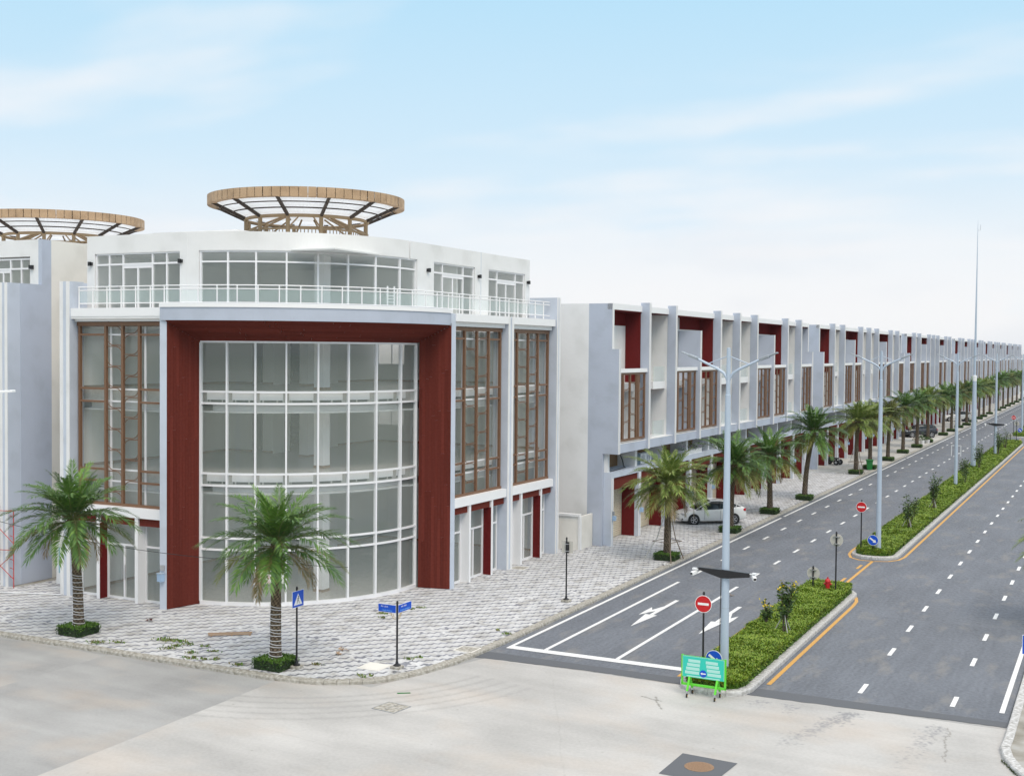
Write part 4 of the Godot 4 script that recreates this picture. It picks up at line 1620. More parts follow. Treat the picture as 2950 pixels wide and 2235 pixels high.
func terrace_block(nm: String, label: String, z0: float, detail: bool) -> Node3D:
	var b := thing(nm, label, "shophouses", Vector3(-25.1, 0, z0), PI / 2, "blocks of the shophouse terrace")
	var W := UW * 10
	for e in [[0.0, 0.24], [W - 0.24, W]]:
		var o := part("end_wall", bx(e[0], e[1], 0.0, 13.45, -16.0, -1.4), "white_wall", b)
		part("end_wall", bx(e[0], e[1], 5.13, 13.45, -1.4, 0.0), "grey_wall", b)
		part("end_wall", bx(e[0], e[1], 0.0, 5.13, -1.4, -0.5), "grey_wall", b)
		var wing := part("end_wing", bx(e[0], e[1], 5.13, 10.93, 0.0, 0.42), "grey_wall", b)
		for s in [[0.0, 0.07], [0.17, 0.24]]:
			part("edge_strip", bx(e[0] + s[0] + 0.002, e[0] + s[1] - 0.002, 5.13, 10.935, 0.42, 0.45), "white_wall", wing)
		part("edge_strip", bx(e[0] + 0.003, e[1] - 0.003, 10.94, 13.45, 0.0, 0.02), "white_wall", o)
	part("roof_slab", bx(0.24, W - 0.24, 13.16, 13.36, -16.0, -0.3), "white_wall", b)
	part("roof_band", bx(0.0, W, 13.12, 13.46, -0.3, 0.025), "white_trim", b)
	part("rear_wall", bx(0.24, W - 0.24, 0.0, 13.16, -16.0, -15.8), "white_wall", b)
	part("inside_wall", bx(0.24, W - 0.24, 5.66, 13.16, -5.0, -4.9), "inside_wall", b)
	part("overhang", bx(0.24, W - 0.24, 5.16, 5.66, -4.9, 0.36), "grey_wall", b)
	part("overhang_top", bx(0.24, W - 0.24, 5.66, 5.69, -1.0, 0.37), "white_trim", b)
	part("mezzanine_wall", bx(0.24, W - 0.24, 3.9, 5.16, -1.6, -1.4), "tan_wall", b)
	part("shop_canopy", bx(0.24, W - 0.24, 3.76, 4.08, -1.42, -0.05), "pale_grey_wall", b)
	var slat := Geo.new()
	for i in 26:
		var y := 0.02 + i * 0.118
		slat.quad(Vector3(0.20, y, 0.0), Vector3(4.50, y, 0.0), Vector3(4.50, y + 0.105, 0.03), Vector3(0.20, y + 0.105, 0.03))
		slat.quad(Vector3(0.20, y + 0.105, 0.03), Vector3(4.50, y + 0.105, 0.03), Vector3(4.50, y + 0.118, 0.0), Vector3(0.20, y + 0.118, 0.0))
	var sm := slat.mesh(M["shutter"])
	for k in 11:
		var u := UW * k
		var a := maxf(u - 0.18, 0.24)
		var c := minf(u + 0.18, W - 0.24)
		if k == 0: c = 0.55
		if k == 10: a = W - 0.55
		var o := part("shop_pier", bx(a, c, 0.0, 3.76, -1.42, -0.05), "pale_grey_wall", b)
		for s in [[a + 0.01, a + 0.09], [c - 0.09, c - 0.01]]:
			part("edge_strip", bx(s[0], s[1], 0.0, 3.75, -0.05, -0.03), "white_wall", o)
		if k > 0:
			part("red_lining", bx(a - 0.014, a - 0.002, 0.0, 3.74, -1.10, -0.30), "red_panel", o)
		part("mezzanine_column", bx(a, c, 4.08, 5.16, -1.4, -0.30), "white_wall", b)
		if detail and k < 10:
			var mt := part("meter", bx(c - 0.16, c - 0.03, 1.72, 1.92, -0.03, 0.05), "lamp_head", o)
			part("letter_box", bx(c - 0.18, c + 0.02, 1.40, 1.66, -0.03, 0.14), "box_blue", o)
		if k < 10:
			part("red_lintel", bx(c + 0.002, u + UW - 0.182 if k < 9 else W - 0.552, 3.08, 3.75, -0.36, -0.14), "red_board_1", b)
			part("shutter", sm, null, b, Vector3(u, 0, -1.12))
	part("shop_back", bx(0.24, W - 0.24, 0.0, 3.76, -1.5, -1.44), "inside_wall", b)
	# fins between the houses
	for k in [1, 2, 4, 5, 6, 8, 9]:
		var u: float = UW * k
		var o := part("fin", bx(u - 0.12, u + 0.12, 5.15, 13.65, -0.06, 0.48), "grey_wall", b)
		for s in [[-0.118, -0.045], [0.045, 0.118]]:
			part("edge_strip", bx(u + s[0], u + s[1], 5.15, 13.655, 0.48, 0.51), "white_wall", o)
		part("party_wall", bx(u - 0.1, u + 0.1, 5.69, 13.12, -4.9, -0.06), "white_wall", b)
	for k in [3, 7]:
		var u: float = UW * k
		var o := part("low_fin", bx(u - 0.12, u + 0.12, 5.15, 12.20, -0.95, 0.56), "grey_wall", b)
		for s in [[-0.118, -0.045], [0.045, 0.118]]:
			part("edge_strip", bx(u + s[0], u + s[1], 5.15, 12.205, 0.56, 0.59), "white_wall", o)
		part("party_wall", bx(u - 0.1, u + 0.1, 5.69, 13.12, -4.9, -0.98), "white_wall", b)
	for k in 10:
		var u := UW * k
		if k in [1, 4, 5, 8]:
			house_narrow(b, u, detail)
		else:
			house_terrace(b, u, k in [0, 3, 7], detail)
	return b


func house_terrace(b: Node3D, u: float, red_side: bool, detail: bool) -> void:
	var a := u + 0.14
	var c := u + UW - 0.14
	lattice_screen(b, a + 0.1, c - 0.1, 5.78, 9.62, 0.26, [0.055, 0.66, 0.80, 1.83, 2.85, 3.10, 3.24, 4.16], [[0.055, 0.66], [0.80, 1.83], [1.83, 2.85], [3.24, 4.16]], detail)
	part("parapet_cap", bx(a, c, 9.625, 9.84, 0.12, 0.40), "white_trim", b)
	# second storey glass wall and the white edge of the slab above it
	part("slab_edge", bx(a, c, 8.5, 9.0, -1.6, -0.45), "white_trim", b)
	var f := Geo.new()
	for x in [a + 0.05, a + 1.5, a + 2.9, c - 0.05]:
		f.slab(x - 0.04, x + 0.04, 5.69, 8.5, -1.04, -0.96)
	f.slab(a, c, 5.69, 5.8, -1.05, -0.95)
	var o := part("glass_wall", f, "white_frame", b)
	for s in [[a + 0.09, a + 1.46], [a + 1.54, a + 2.86], [a + 2.94, c - 0.09]]:
		part("pane", pane_quad(s[0], s[1], 5.8, 8.5, -1.0), "dark_glass", o)
	# roof terrace: white back wall with a window, red above and on the far side
	var bw := part("terrace_wall", bx(a, a + 0.5, 9.0, 12.30, -1.15, -1.0), "white_wall", b)
	part("terrace_wall", bx(a + 2.5, c, 9.0, 12.30, -1.15, -1.0), "white_wall", b)
	part("terrace_wall", bx(a + 0.5, a + 2.5, 11.42, 12.30, -1.15, -1.0), "white_wall", b)
	part("red_band", bx(a, c, 12.30, 13.06, -1.15, -0.98), "red_panel", b)
	part("red_soffit", bx(a, c, 13.06, 13.118, -1.15, -0.01), "red_panel", b)
	f = Geo.new()
	for x in [a + 0.54, a + 1.5, a + 2.46]:
		f.slab(x - 0.04, x + 0.04, 9.0, 11.42, -1.10, -1.02)
	for y in [9.04, 10.6, 11.38]:
		f.slab(a + 0.5, a + 2.5, y - 0.04, y + 0.04, -1.099, -1.021)
	o = part("terrace_window", f, "white_frame", b)
	for s in [[a + 0.58, a + 1.46], [a + 1.54, a + 2.42]]:
		part("pane", pane_quad(s[0], s[1], 9.08, 11.34, -1.06), "dark_glass", o)
	if red_side:
		part("red_side_wall", bx(c - 0.03, c + 0.036, 9.0, 13.06, -1.0, -0.065), "red_panel", b)


func house_narrow(b: Node3D, u: float, detail: bool) -> void:
	var a := u + 0.14
	var c := u + UW - 0.14
	lattice_screen(b, a, a + 2.05, 5.70, 13.10, -0.80, [0.055, 1.0, 1.99], [[0.055, 1.0], [1.0, 1.99]], detail)
	part("pane", pane_quad(a, a + 2.05, 5.75, 8.5, -1.02), "dark_glass", b)
	part("pane", pane_quad(a, a + 2.05, 9.0, 13.1, -1.02), "dark_glass", b)
	part("slab_edge", bx(a, a + 2.05, 8.5, 9.0, -1.3, -0.94), "white_trim", b)
	part("white_post", bx(a + 2.07, a + 2.27, 5.69, 13.12, -2.4, -0.72), "white_wall", b)
	part("balcony_slab", bx(a + 2.27, c, 8.55, 8.99, -2.6, -0.17), "white_trim", b)
	part("red_soffit", bx(a + 2.28, c - 0.002, 8.53, 8.549, -2.5, -0.22), "red_panel", b)
	part("red_soffit", bx(a + 2.28, c - 0.002, 13.08, 13.118, -2.5, -0.02), "red_panel", b)
	for y in [5.69, 8.99]:
		part("balcony_glass", pane_quad(a + 2.29, c - 0.02, y, y + 0.92, -0.20), "rail_glass", b)
		var f := Geo.new()
		f.slab(a + 2.27, a + 2.35, y, y + 2.9, -2.6, -2.5)
		f.slab(c - 0.08, c, y, y + 2.9, -2.6, -2.5)
		f.slab(a + 2.35, c - 0.08, y + 2.3, y + 2.4, -2.59, -2.51)
		var o := part("balcony_door", f, "white_frame", b)
		part("pane", pane_quad(a + 2.35, c - 0.08, y, y + 2.3, -2.55), "dark_glass", o)


func terrace_blocks() -> void:
	var nm := "shophouse_block"
	var b1 := terrace_block(nm, "first block of grey-finned shophouses, next to the corner building", -62.5, true)
	var b2 := dup(b1, nm, "second block of grey-finned shophouses, behind the black car", Vector3(-25.1, 0, -113.8), PI / 2, "blocks of the shophouse terrace")
	var b3 := terrace_block(nm, "third block of grey-finned shophouses, behind the tall thin mast", -165.1, false)
	for i in 3:
		dup(b3, nm, ["fourth block of shophouses down the road, past the white car", "fifth block of shophouses, second farthest down the road", "farthest block of shophouses, at the right edge of the picture"][i], Vector3(-25.1, 0, -216.4 - 51.3 * i), PI / 2, "blocks of the shophouse terrace")
	# outdoor units and a trailing cable on the first shop canopy
	for i in 3:
		var t := thing("air_conditioner", ["left outdoor air conditioner on the shop canopy behind the propped palm", "middle outdoor air conditioner on the shop canopy, fan facing the road", "right outdoor air conditioner on the shop canopy, nearest the palm fronds"][i], "air conditioner", Vector3(-25.75, 4.08, -68.0 - i * 0.95), PI / 2, "air conditioners on the shop canopy")
		var g := Geo.new()
		g.bevel_box(Vector3(0, 0.33, 0), Vector3(0.86, 0.62, 0.34), 0.03)
		part("case", g, "aircon_blue" if i == 0 else "white_plastic", t)
		g = Geo.new()
		for k in 3:
			var pts := []
			for j in 21: pts.append(Vector3(-0.12 + (0.09 + k * 0.08) * cos(TAU * j / 20), 0.33 + (0.09 + k * 0.08) * sin(TAU * j / 20), 0.18))
			g.tube(pts, [0.008], 4, false)
		part("fan_grille", g, "lamp_head", t)
		part("foot", bx(-0.35, -0.28, 0, 0.03, -0.17, 0.17), "rubber", t)
		part("foot", bx(0.28, 0.35, 0, 0.03, -0.17, 0.17), "rubber", t)
	var cb := Geo.new()
	cb.tube([Vector3(-26.35, 5.1, -66.6), Vector3(-26.2, 4.7, -66.75), Vector3(-26.05, 4.4, -66.72), Vector3(-25.95, 4.12, -66.6), Vector3(-25.6, 4.10, -66.0), Vector3(-25.5, 4.10, -64.6), Vector3(-25.4, 4.10, -63.2)], [0.03], 5)
	tag(part("trailing_cable", cb, "black_paint", self), "black cable hanging from the tan wall and lying on the shop canopy", "cable")
	# flower boxes on the canopy further on
	for i in 2:
		var t := thing("flower_planter", ["planter with pink blossoms on the canopy above the second palm", "planter with pink blossoms on the canopy farther along the shops"][i], "planter", Vector3(-25.5, 4.08, -77.5 - i * 6.5))
		part("trough", bx(-0.25, 0.25, 0, 0.3, -1.8, 1.8), "white_plastic", t)
		var g := Geo.new()
		for k in 420:
			leaf_quad(g, Vector3(rng.randf_range(-0.45, 0.45), 0.25 + absf(rng.randfn(0, 0.25)), rng.randf_range(-2.0, 2.0)), 0.10, rng, [Color(0.05, 0.13, 0.02), Color(0.09, 0.18, 0.03), Color(0.55, 0.42, 0.62), Color(0.7, 0.62, 0.74)])
		part("blossom", g, "leaf", t)
	# low walled yard between the corner building and the terrace
	var w := thing("yard_wall", "low white wall with a capped top between the corner building and the shops", "wall", Vector3(-27.0, 0, -60.65))
	part("panel", bx(-0.6, 0.80, 0.0, 1.82, -0.12, 0.0), "cream_wall", w)
	part("cap", bx(-0.6, 0.88, 1.82, 1.95, -0.2, 0.08), "white_wall", w)
	part("post", bx(0.80, 0.92, 0.0, 1.82, -0.15, 0.06), "white_wall", w)
	part("side_panel", bx(0.74, 0.86, 0.0, 1.8, -1.8, -0.15), "cream_wall", w)


# ---------------------------------------------------------------- plants
func leaf_quad(g: Geo, p: Vector3, s: float, r: RandomNumberGenerator, tones: Array, up := 0.5) -> void:
	var d := Vector3(r.randf_range(-1, 1), r.randf_range(-0.3, 1) * up + up * 0.4, r.randf_range(-1, 1)).normalized()
	var e := d.cross(Vector3(r.randf_range(-1, 1), r.randf_range(-1, 1), r.randf_range(-1, 1))).normalized()
	var l := s * r.randf_range(0.7, 1.3)
	var k := r.randf_range(0.75, 1.25)
	var c: Color = tones[r.randi() % tones.size()]
	g.col = Color(c.r * k, c.g * k, c.b * k)
	g.tri(p, p + d * l * 0.5 + e * l * 0.24, p + d * l)
	g.tri(p, p + d * l, p + d * l * 0.5 - e * l * 0.24)


func frond(length: float, e0: float, droop: float, nl: int, tones: Array, sd: int, twist := 0.0, thin := 1.0) -> Geo:
	# a feather leaf from the origin outwards along +z
	var r := RandomNumberGenerator.new()
	r.seed = sd
	var g := Geo.new()
	var pts := []
	var p := Vector3.ZERO
	var n := 13
	for i in n + 1:
		var t := float(i) / n
		pts.append(p)
		var e := e0 - droop * pow(t, 1.25)
		var yaw := twist * t * t
		p += Vector3(sin(yaw) * cos(e), sin(e), cos(yaw) * cos(e)) * (length / n)
	var k0 := r.randf_range(0.85, 1.15)
	g.col = Color(0.16 * k0, 0.17 * k0, 0.05)
	g.tube(pts, [0.028, 0.024, 0.02, 0.017, 0.014, 0.012, 0.010, 0.009, 0.008, 0.007, 0.006, 0.005, 0.004, 0.003], 3, false)
	for i in nl:
		var t := 0.10 + 0.90 * (i + r.randf() * 0.6) / nl
		var f := t * n
		var j := mini(int(f), n - 1)
		var q: Vector3 = pts[j].lerp(pts[j + 1], f - j)
		var fw: Vector3 = (pts[j + 1] - pts[j]).normalized()
		var side := Vector3.UP.cross(fw).normalized()
		var up := fw.cross(side)
		var ll := length * 0.17 * thin * (0.35 + 1.0 * sin(PI * clampf(0.12 + t * 0.80, 0, 1))) * r.randf_range(0.85, 1.15)
		for s in [-1.0, 1.0]:
			var open := lerpf(1.05, 0.45, t) + r.randfn(0, 0.07)
			var lift := r.randf_range(0.05, 0.55)
			var d = (side * s * sin(open) + fw * cos(open) + up * lift * 0.6).normalized()
			var w := ll * 0.052
			var mid: Vector3 = q + d * ll * 0.45
			var tip: Vector3 = q + d * ll + Vector3(0, -ll * r.randf_range(0.06, 0.34), 0)
			var ac = d.cross(up).normalized() * w
			var c: Color = tones[r.randi() % tones.size()]
			var kk := k0 * r.randf_range(0.75, 1.25)
			g.col = Color(c.r * kk, c.g * kk, c.b * kk)
			g.tri(q, mid + ac, mid - ac)
			g.tri(mid - ac, mid + ac, tip)
	return g


var fronds := {}

func frond_meshes() -> void:
	var green := [Color(0.065, 0.145, 0.026), Color(0.085, 0.175, 0.03), Color(0.115, 0.21, 0.036), Color(0.07, 0.155, 0.045)]
	var young := [Color(0.12, 0.24, 0.035), Color(0.16, 0.28, 0.05), Color(0.10, 0.21, 0.035)]
	var lime := [Color(0.16, 0.24, 0.04), Color(0.21, 0.28, 0.055), Color(0.125, 0.20, 0.03), Color(0.27, 0.31, 0.09)]
	var old := [Color(0.15, 0.175, 0.035), Color(0.20, 0.19, 0.055), Color(0.10, 0.14, 0.025)]
	var dry := [Color(0.34, 0.25, 0.13), Color(0.25, 0.18, 0.08), Color(0.18, 0.16, 0.06)]
	for kind in [["green", green], ["lime", lime], ["old", old], ["young", young], ["dry", dry]]:
		for lv in 4:
			var list := []
			for v in 3:
				var e: float = [1.30, 0.85, 0.38, -0.10][lv]
				var dr: float = [0.75, 1.05, 1.15, 0.95][lv]
				if kind[0] == "dry": dr = 1.3
				list.append(frond(2.55, e, dr, 50, kind[1], 100 + lv * 10 + v, [0.0, 0.25, -0.25][v]))
			fronds[kind[0] + str(lv)] = list


func trunk(h: float, r0: float, r1: float, lean: Vector3, sd: int, sides := 16, step := 0.075) -> Geo:
	# old leaf bases in spiral rows
	var r := RandomNumberGenerator.new()
	r.seed = sd
	var g := Geo.new()
	var n := int(h / step)
	var rings := []
	var tone := []
	for i in n + 1:
		var t := float(i) / n
		var row := []
		var tr := []
		var c := lean * t * t + Vector3(0, h * t, 0)
		var rad := lerpf(r0, r1, minf(t * 1.5, 1.0)) + 0.05 * exp(-t * 14.0) + 0.035 * smoothstep(0.75, 1.0, t)
		for j in sides:
			var boot := 1.0 if (j + i) % 2 == 0 else 0.0
			var rr := rad + (boot - 0.5) * (0.012 + 0.030 * smoothstep(0.55, 0.95, t)) + r.randfn(0, 0.003)
			var a := TAU * (j + 0.35 * i) / sides
			row.append(c + Vector3(cos(a) * rr, r.randfn(0, 0.006), -sin(a) * rr))
			tr.append(boot)
		rings.append(row)
		tone.append(tr)
	for i in n:
		for j in sides:
			var k := (j + 1) % sides
			var up := float(i) / n
			var v := r.randf_range(0.7, 1.2) * (1.25 if tone[i][j] > 0.5 else 0.52)
			var c := Color(0.125, 0.095, 0.070).lerp(Color(0.145, 0.105, 0.055), up)
			g.col = Color(c.r * v, c.g * v, c.b * v)
			g.quad(rings[i][j], rings[i][k], rings[i + 1][k], rings[i + 1][j])
	return g


var hedge_mesh: ArrayMesh
var hedge_big: ArrayMesh

func hedge_geo(sx: float, sy: float, sz: float, count: int, sd: int, size: float) -> Geo:
	var r := RandomNumberGenerator.new()
	r.seed = sd
	var g := Geo.new()
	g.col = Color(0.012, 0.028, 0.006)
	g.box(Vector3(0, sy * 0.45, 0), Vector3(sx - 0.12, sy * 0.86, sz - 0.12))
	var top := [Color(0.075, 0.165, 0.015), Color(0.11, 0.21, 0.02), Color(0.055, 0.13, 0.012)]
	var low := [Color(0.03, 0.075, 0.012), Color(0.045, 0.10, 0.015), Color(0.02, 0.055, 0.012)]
	for i in count:
		var p: Vector3
		var f := r.randf()
		if f < 0.55:
			p = Vector3(r.randf_range(-0.5, 0.5) * (sx - 0.06), sy * 0.9 + r.randfn(0, 0.02), r.randf_range(-0.5, 0.5) * (sz - 0.06))
			leaf_quad(g, p, size, r, top, 0.8)
		else:
			var s := 1.0 if r.randf() < 0.5 else -1.0
			if r.randf() < sx / (sx + sz):
				p = Vector3(r.randf_range(-0.5, 0.5) * sx, r.randf_range(0.02, 0.9) * sy, s * (sz * 0.5 - 0.05 + r.randfn(0, 0.012)))
			else:
				p = Vector3(s * (sx * 0.5 - 0.05 + r.randfn(0, 0.012)), r.randf_range(0.02, 0.9) * sy, r.randf_range(-0.5, 0.5) * sz)
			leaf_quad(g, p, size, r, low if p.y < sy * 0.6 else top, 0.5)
	return g


func palm(at: Vector3, label: String, h: float, lean: Vector3, sd: int, near: bool, tone: String, spec: Array, turn := 0.0) -> Node3D:
	# spec: how many fronds of each level (upright, rising, level, hanging) and of dry ones
	var t := thing("palm_tree", label, "palm tree", at, 0.0, "date palms along the kerbs")
	part("trunk", trunk(h, 0.20, 0.165, lean, sd), "bark", t)
	var r := RandomNumberGenerator.new()
	r.seed = sd + 1
	var crown := Geo.new()
	var top := lean + Vector3(0, h, 0)
	for lv in 5:
		for i in int(spec[lv]):
			var l := mini(lv, 3)
			var kind := tone
			if lv == 4: kind = "dry"
			elif lv == 3 and r.randf() < 0.5: kind = "old"
			elif lv == 0 and r.randf() < 0.6 and tone == "green": kind = "young"
			var list: Array = fronds[kind + str(l)]
			var k := r.randi() % 3
			var a := TAU * (i + r.randf_range(-0.3, 0.3)) / maxf(spec[lv], 1.0) + lv * 0.7 + turn
			var s := r.randf_range(0.86, 1.10) * (0.8 if lv == 0 else (0.75 if lv == 4 else 1.0))
			var bs := Basis(Vector3.UP, a) * Basis(Vector3.RIGHT, r.randfn(0, 0.12) + (0.25 if lv == 4 else 0.0)) * Basis.from_scale(Vector3(s, s, s))
			var o := top + Vector3(sin(a), 0, cos(a)) * 0.09 + Vector3(0, [0.10, 0.05, 0.0, -0.10, -0.2][lv], 0)
			if near:
				var key := kind + str(l) + "_" + str(k)
				if not fronds.has(key): fronds[key] = list[k].mesh(M["leaf"])
				part("frond", fronds[key], null, t).transform = Transform3D(bs, o)
			else:
				crown.add(list[k], Transform3D(bs, o))
	if not near:
		part("crown", crown, "leaf", t)
	return t


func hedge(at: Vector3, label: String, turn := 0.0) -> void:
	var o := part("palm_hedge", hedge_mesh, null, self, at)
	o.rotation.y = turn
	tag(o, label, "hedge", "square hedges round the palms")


func props(t: Node3D, h: float, reach: float, dark: bool) -> void:
	for i in 4:
		var a = 0.5 + i * PI / 2 + [0.0, 0.25, -0.1, 0.3][i]
		var foot = Vector3(sin(a), 0, cos(a)) * reach * [1.0, 0.75, 0.9, 1.1][i]
		var g := Geo.new()
		var m = foot * 0.45 + Vector3(0.03, h * 0.5, 0.02)
		g.tube([foot, m, Vector3(sin(a), 0, cos(a)) * 0.2 + Vector3(0, h, 0)], [0.028, 0.024, 0.02], 6)
		part("prop_pole", g, "stake" if i != 3 else "pale_stake", t)
	var g := Geo.new()
	for i in 4:
		var a := 0.5 + i * PI / 2
		var b := a + PI / 2
		g.tube([Vector3(sin(a), 0, cos(a)) * reach * 0.62 + Vector3(0, h * 0.42, 0), Vector3(sin(b), 0, cos(b)) * reach * 0.62 + Vector3(0, h * 0.42, 0)], [0.02], 5)
	part("cross_ties", g, "stake", t)


func palms() -> void:
	frond_meshes()
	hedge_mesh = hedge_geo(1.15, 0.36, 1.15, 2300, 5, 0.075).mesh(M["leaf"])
	var t := palm(Vector3(-34.95, 0, -33.55), "date palm left of the glass portal with white cord wound round its trunk", 4.3, Vector3(-0.30, 0, 0.0), 31, true, "green", [9, 13, 13, 12, 3])
	cord(t, 4.3, Vector3(-0.30, 0, 0), 0.3, 2.35)
	hedge(Vector3(-34.95, 0, -33.55), "clipped square hedge at the foot of the cord-wound palm on the left")
	t = palm(Vector3(-25.45, 0, -33.15), "date palm in front of the curved glass, green ruff below its crown", 4.2, Vector3(0.03, 0, 0), 47, true, "green", [9, 13, 12, 11, 5])
	cord(t, 4.2, Vector3(0.03, 0, 0), 0.3, 2.2)
	var g := Geo.new()
	for i in 500:
		var a := rng.randf() * TAU
		leaf_quad(g, Vector3(sin(a) * 0.24, 3.45 + rng.randfn(0, 0.16), cos(a) * 0.24), 0.13, rng, [Color(0.10, 0.22, 0.015), Color(0.14, 0.27, 0.02)], 0.4)
	part("climbing_plant", g, "leaf", t)
	hedge(Vector3(-25.45, 0, -33.15), "clipped square hedge at the foot of the palm before the curved glass")
	t = palm(Vector3(-20.97, 0, -60.2), "lime green date palm propped by four poles at the near end of the shops", 3.95, Vector3(0.05, 0, 0), 58, true, "lime", [10, 15, 16, 15, 5])
	props(t, 2.3, 1.25, true)
	hedge(Vector3(-20.97, 0, -60.2), "square hedge under the lime green palm with four prop poles")
	# the row along the shops: z, trunk height, sideways lean, tone, label, near
	var row := [
		[-73.72, 3.95, 0.15, "green", "dark palm hiding the rear of the parked white sedan", true, -21.48],
		[-83.71, 3.75, -0.1, "green", "date palm between the white sedan's palm and the leaning palm", true, -21.59],
		[-92.97, 4.9, 0.55, "green", "taller palm with a leaning trunk beside white litter", true, -21.33],
		[-115.37, 4.6, 0.1, "lime", "date palm propped by poles just before the green bin", false, -21.77],
		[-121.15, 4.5, 0.0, "lime", "date palm standing directly behind the green bin", false, -21.54],
		[-131.55, 4.4, 0.1, "old", "yellowish palm next beyond the green bin", false, -21.58],
		[-142.52, 4.9, 0.1, "green", "date palm just short of the black car's bonnet", false, -21.75],
		[-151.96, 4.9, 0.1, "green", "date palm in front of the black car's front door", false, -21.6],
		[-161.75, 5.2, 0.0, "lime", "taller date palm in front of the black car's tail", false, -21.68],
		[-176.97, 5.0, 0.1, "green", "first date palm beyond the black car", false, -21.72],
		[-186.59, 4.9, 0.1, "green", "second date palm beyond the black car", false, -21.79],
		[-196.63, 4.9, 0.1, "old", "date palm in front of the white car's middle", false, -21.87],
		[-204.22, 5.1, 0.0, "green", "date palm in front of the white car's tail", false, -21.6],
		[-214.32, 5.2, 0.1, "green", "first date palm beyond the white car", false, -21.65],
		[-225.0, 5.1, 0.1, "lime", "second date palm beyond the white car", false, -21.8],
		[-234.01, 5.0, 0.0, "lime", "third date palm beyond the white car", false, -21.89],
		[-245.35, 5.0, 0.1, "green", "fourth date palm beyond the white car", false, -21.92],
		[-261.42, 5.6, 0.1, "green", "fifth date palm beyond the white car", false, -21.8],
		[-273.0, 5.6, 0.0, "green", "sixth date palm beyond the white car", false, -21.8],
		[-285.0, 5.3, 0.1, "old", "seventh date palm beyond the white car", false, -21.8],
		[-297.0, 5.7, 0.0, "green", "eighth date palm beyond the white car", false, -21.8],
		[-310.0, 5.4, 0.1, "green", "ninth date palm beyond the white car", false, -21.8],
		[-324.0, 5.6, 0.0, "lime", "tenth date palm beyond the white car", false, -21.8],
		[-338.0, 5.6, 0.0, "green", "eleventh date palm beyond the white car", false, -21.8]]
	for i in row.size():
		var q: Array = row[i]
		var p := palm(Vector3(q[6] + 0.62, 0, q[0] * 0.967), q[4], q[1] + 0.1, Vector3(q[2], 0, q[2] * -0.4), 200 + i * 7, q[5], q[3], [8, 14, 15, 16, 2] if q[5] else [8, 12, 14, 15, 1])
		if i == 3: props(p, 2.6, 1.2, true)
		hedge(Vector3(q[6] + 0.62, 0, q[0] * 0.967), "square hedge under the " + q[4].replace("standing directly ", "").replace("date ", "").replace("first ", "first "))
	# a frond tip reaches in from a palm outside the right edge
	palm(Vector3(-1.15, 0, -53.5), "date palm on the right pavement, only a frond tip in view", 3.6, Vector3(0, 0, 0), 333, false, "lime", [7, 11, 13, 12, 0], 0.35)
	palm(Vector3(-47.3, 0, -34.3), "date palm at the left edge, only its right fronds in view", 4.0, Vector3(0, 0, 0), 351, false, "lime", [8, 12, 13, 13, 3])


func cord(t: Node3D, h: float, lean: Vector3, y0: float, y1: float) -> void:
	var pts := []
	var n := 15
	for i in n * 14 + 1:
		var y := lerpf(y0, y1, i / (n * 14.0))
		var a := TAU * i / 14.0
		var k := y / h
		var r := 0.222 + 0.05 * exp(-k * 14.0) - 0.028 * minf(k * 1.5, 1.0)
		pts.append(lean * k * k + Vector3(cos(a) * r, y + 0.03 * sin(a * 0.7), sin(a) * r))
	var g := Geo.new()
	g.tube(pts, [0.011], 4, false)
	part("light_cord", g, "white_plastic", t)


# ---------------------------------------------------------------- planted medians
func median_path(x0: float, x1: float, z0: float, z1: float, r: float, inset := 0.0) -> PackedVector2Array:
	# z0 is the near end; clockwise seen from above with the inside on the left of travel
	x0 += inset; x1 -= inset; z0 -= inset; z1 += inset
	r = maxf(0.15, r - inset)
	var out := PackedVector2Array()
	for q in [[x0 + r, z0 - r, 180.0, 270.0], [x1 - r, z0 - r, 270.0, 360.0], [x1 - r, z1 + r, 0.0, 90.0], [x0 + r, z1 + r, 90.0, 180.0]]:
		for i in 9:
			var a := deg_to_rad(lerpf(q[2], q[3], i / 8.0))
			out.append(Vector2(q[0] + cos(a) * r, q[1] - sin(a) * r))
	out.append(out[0])
	return out


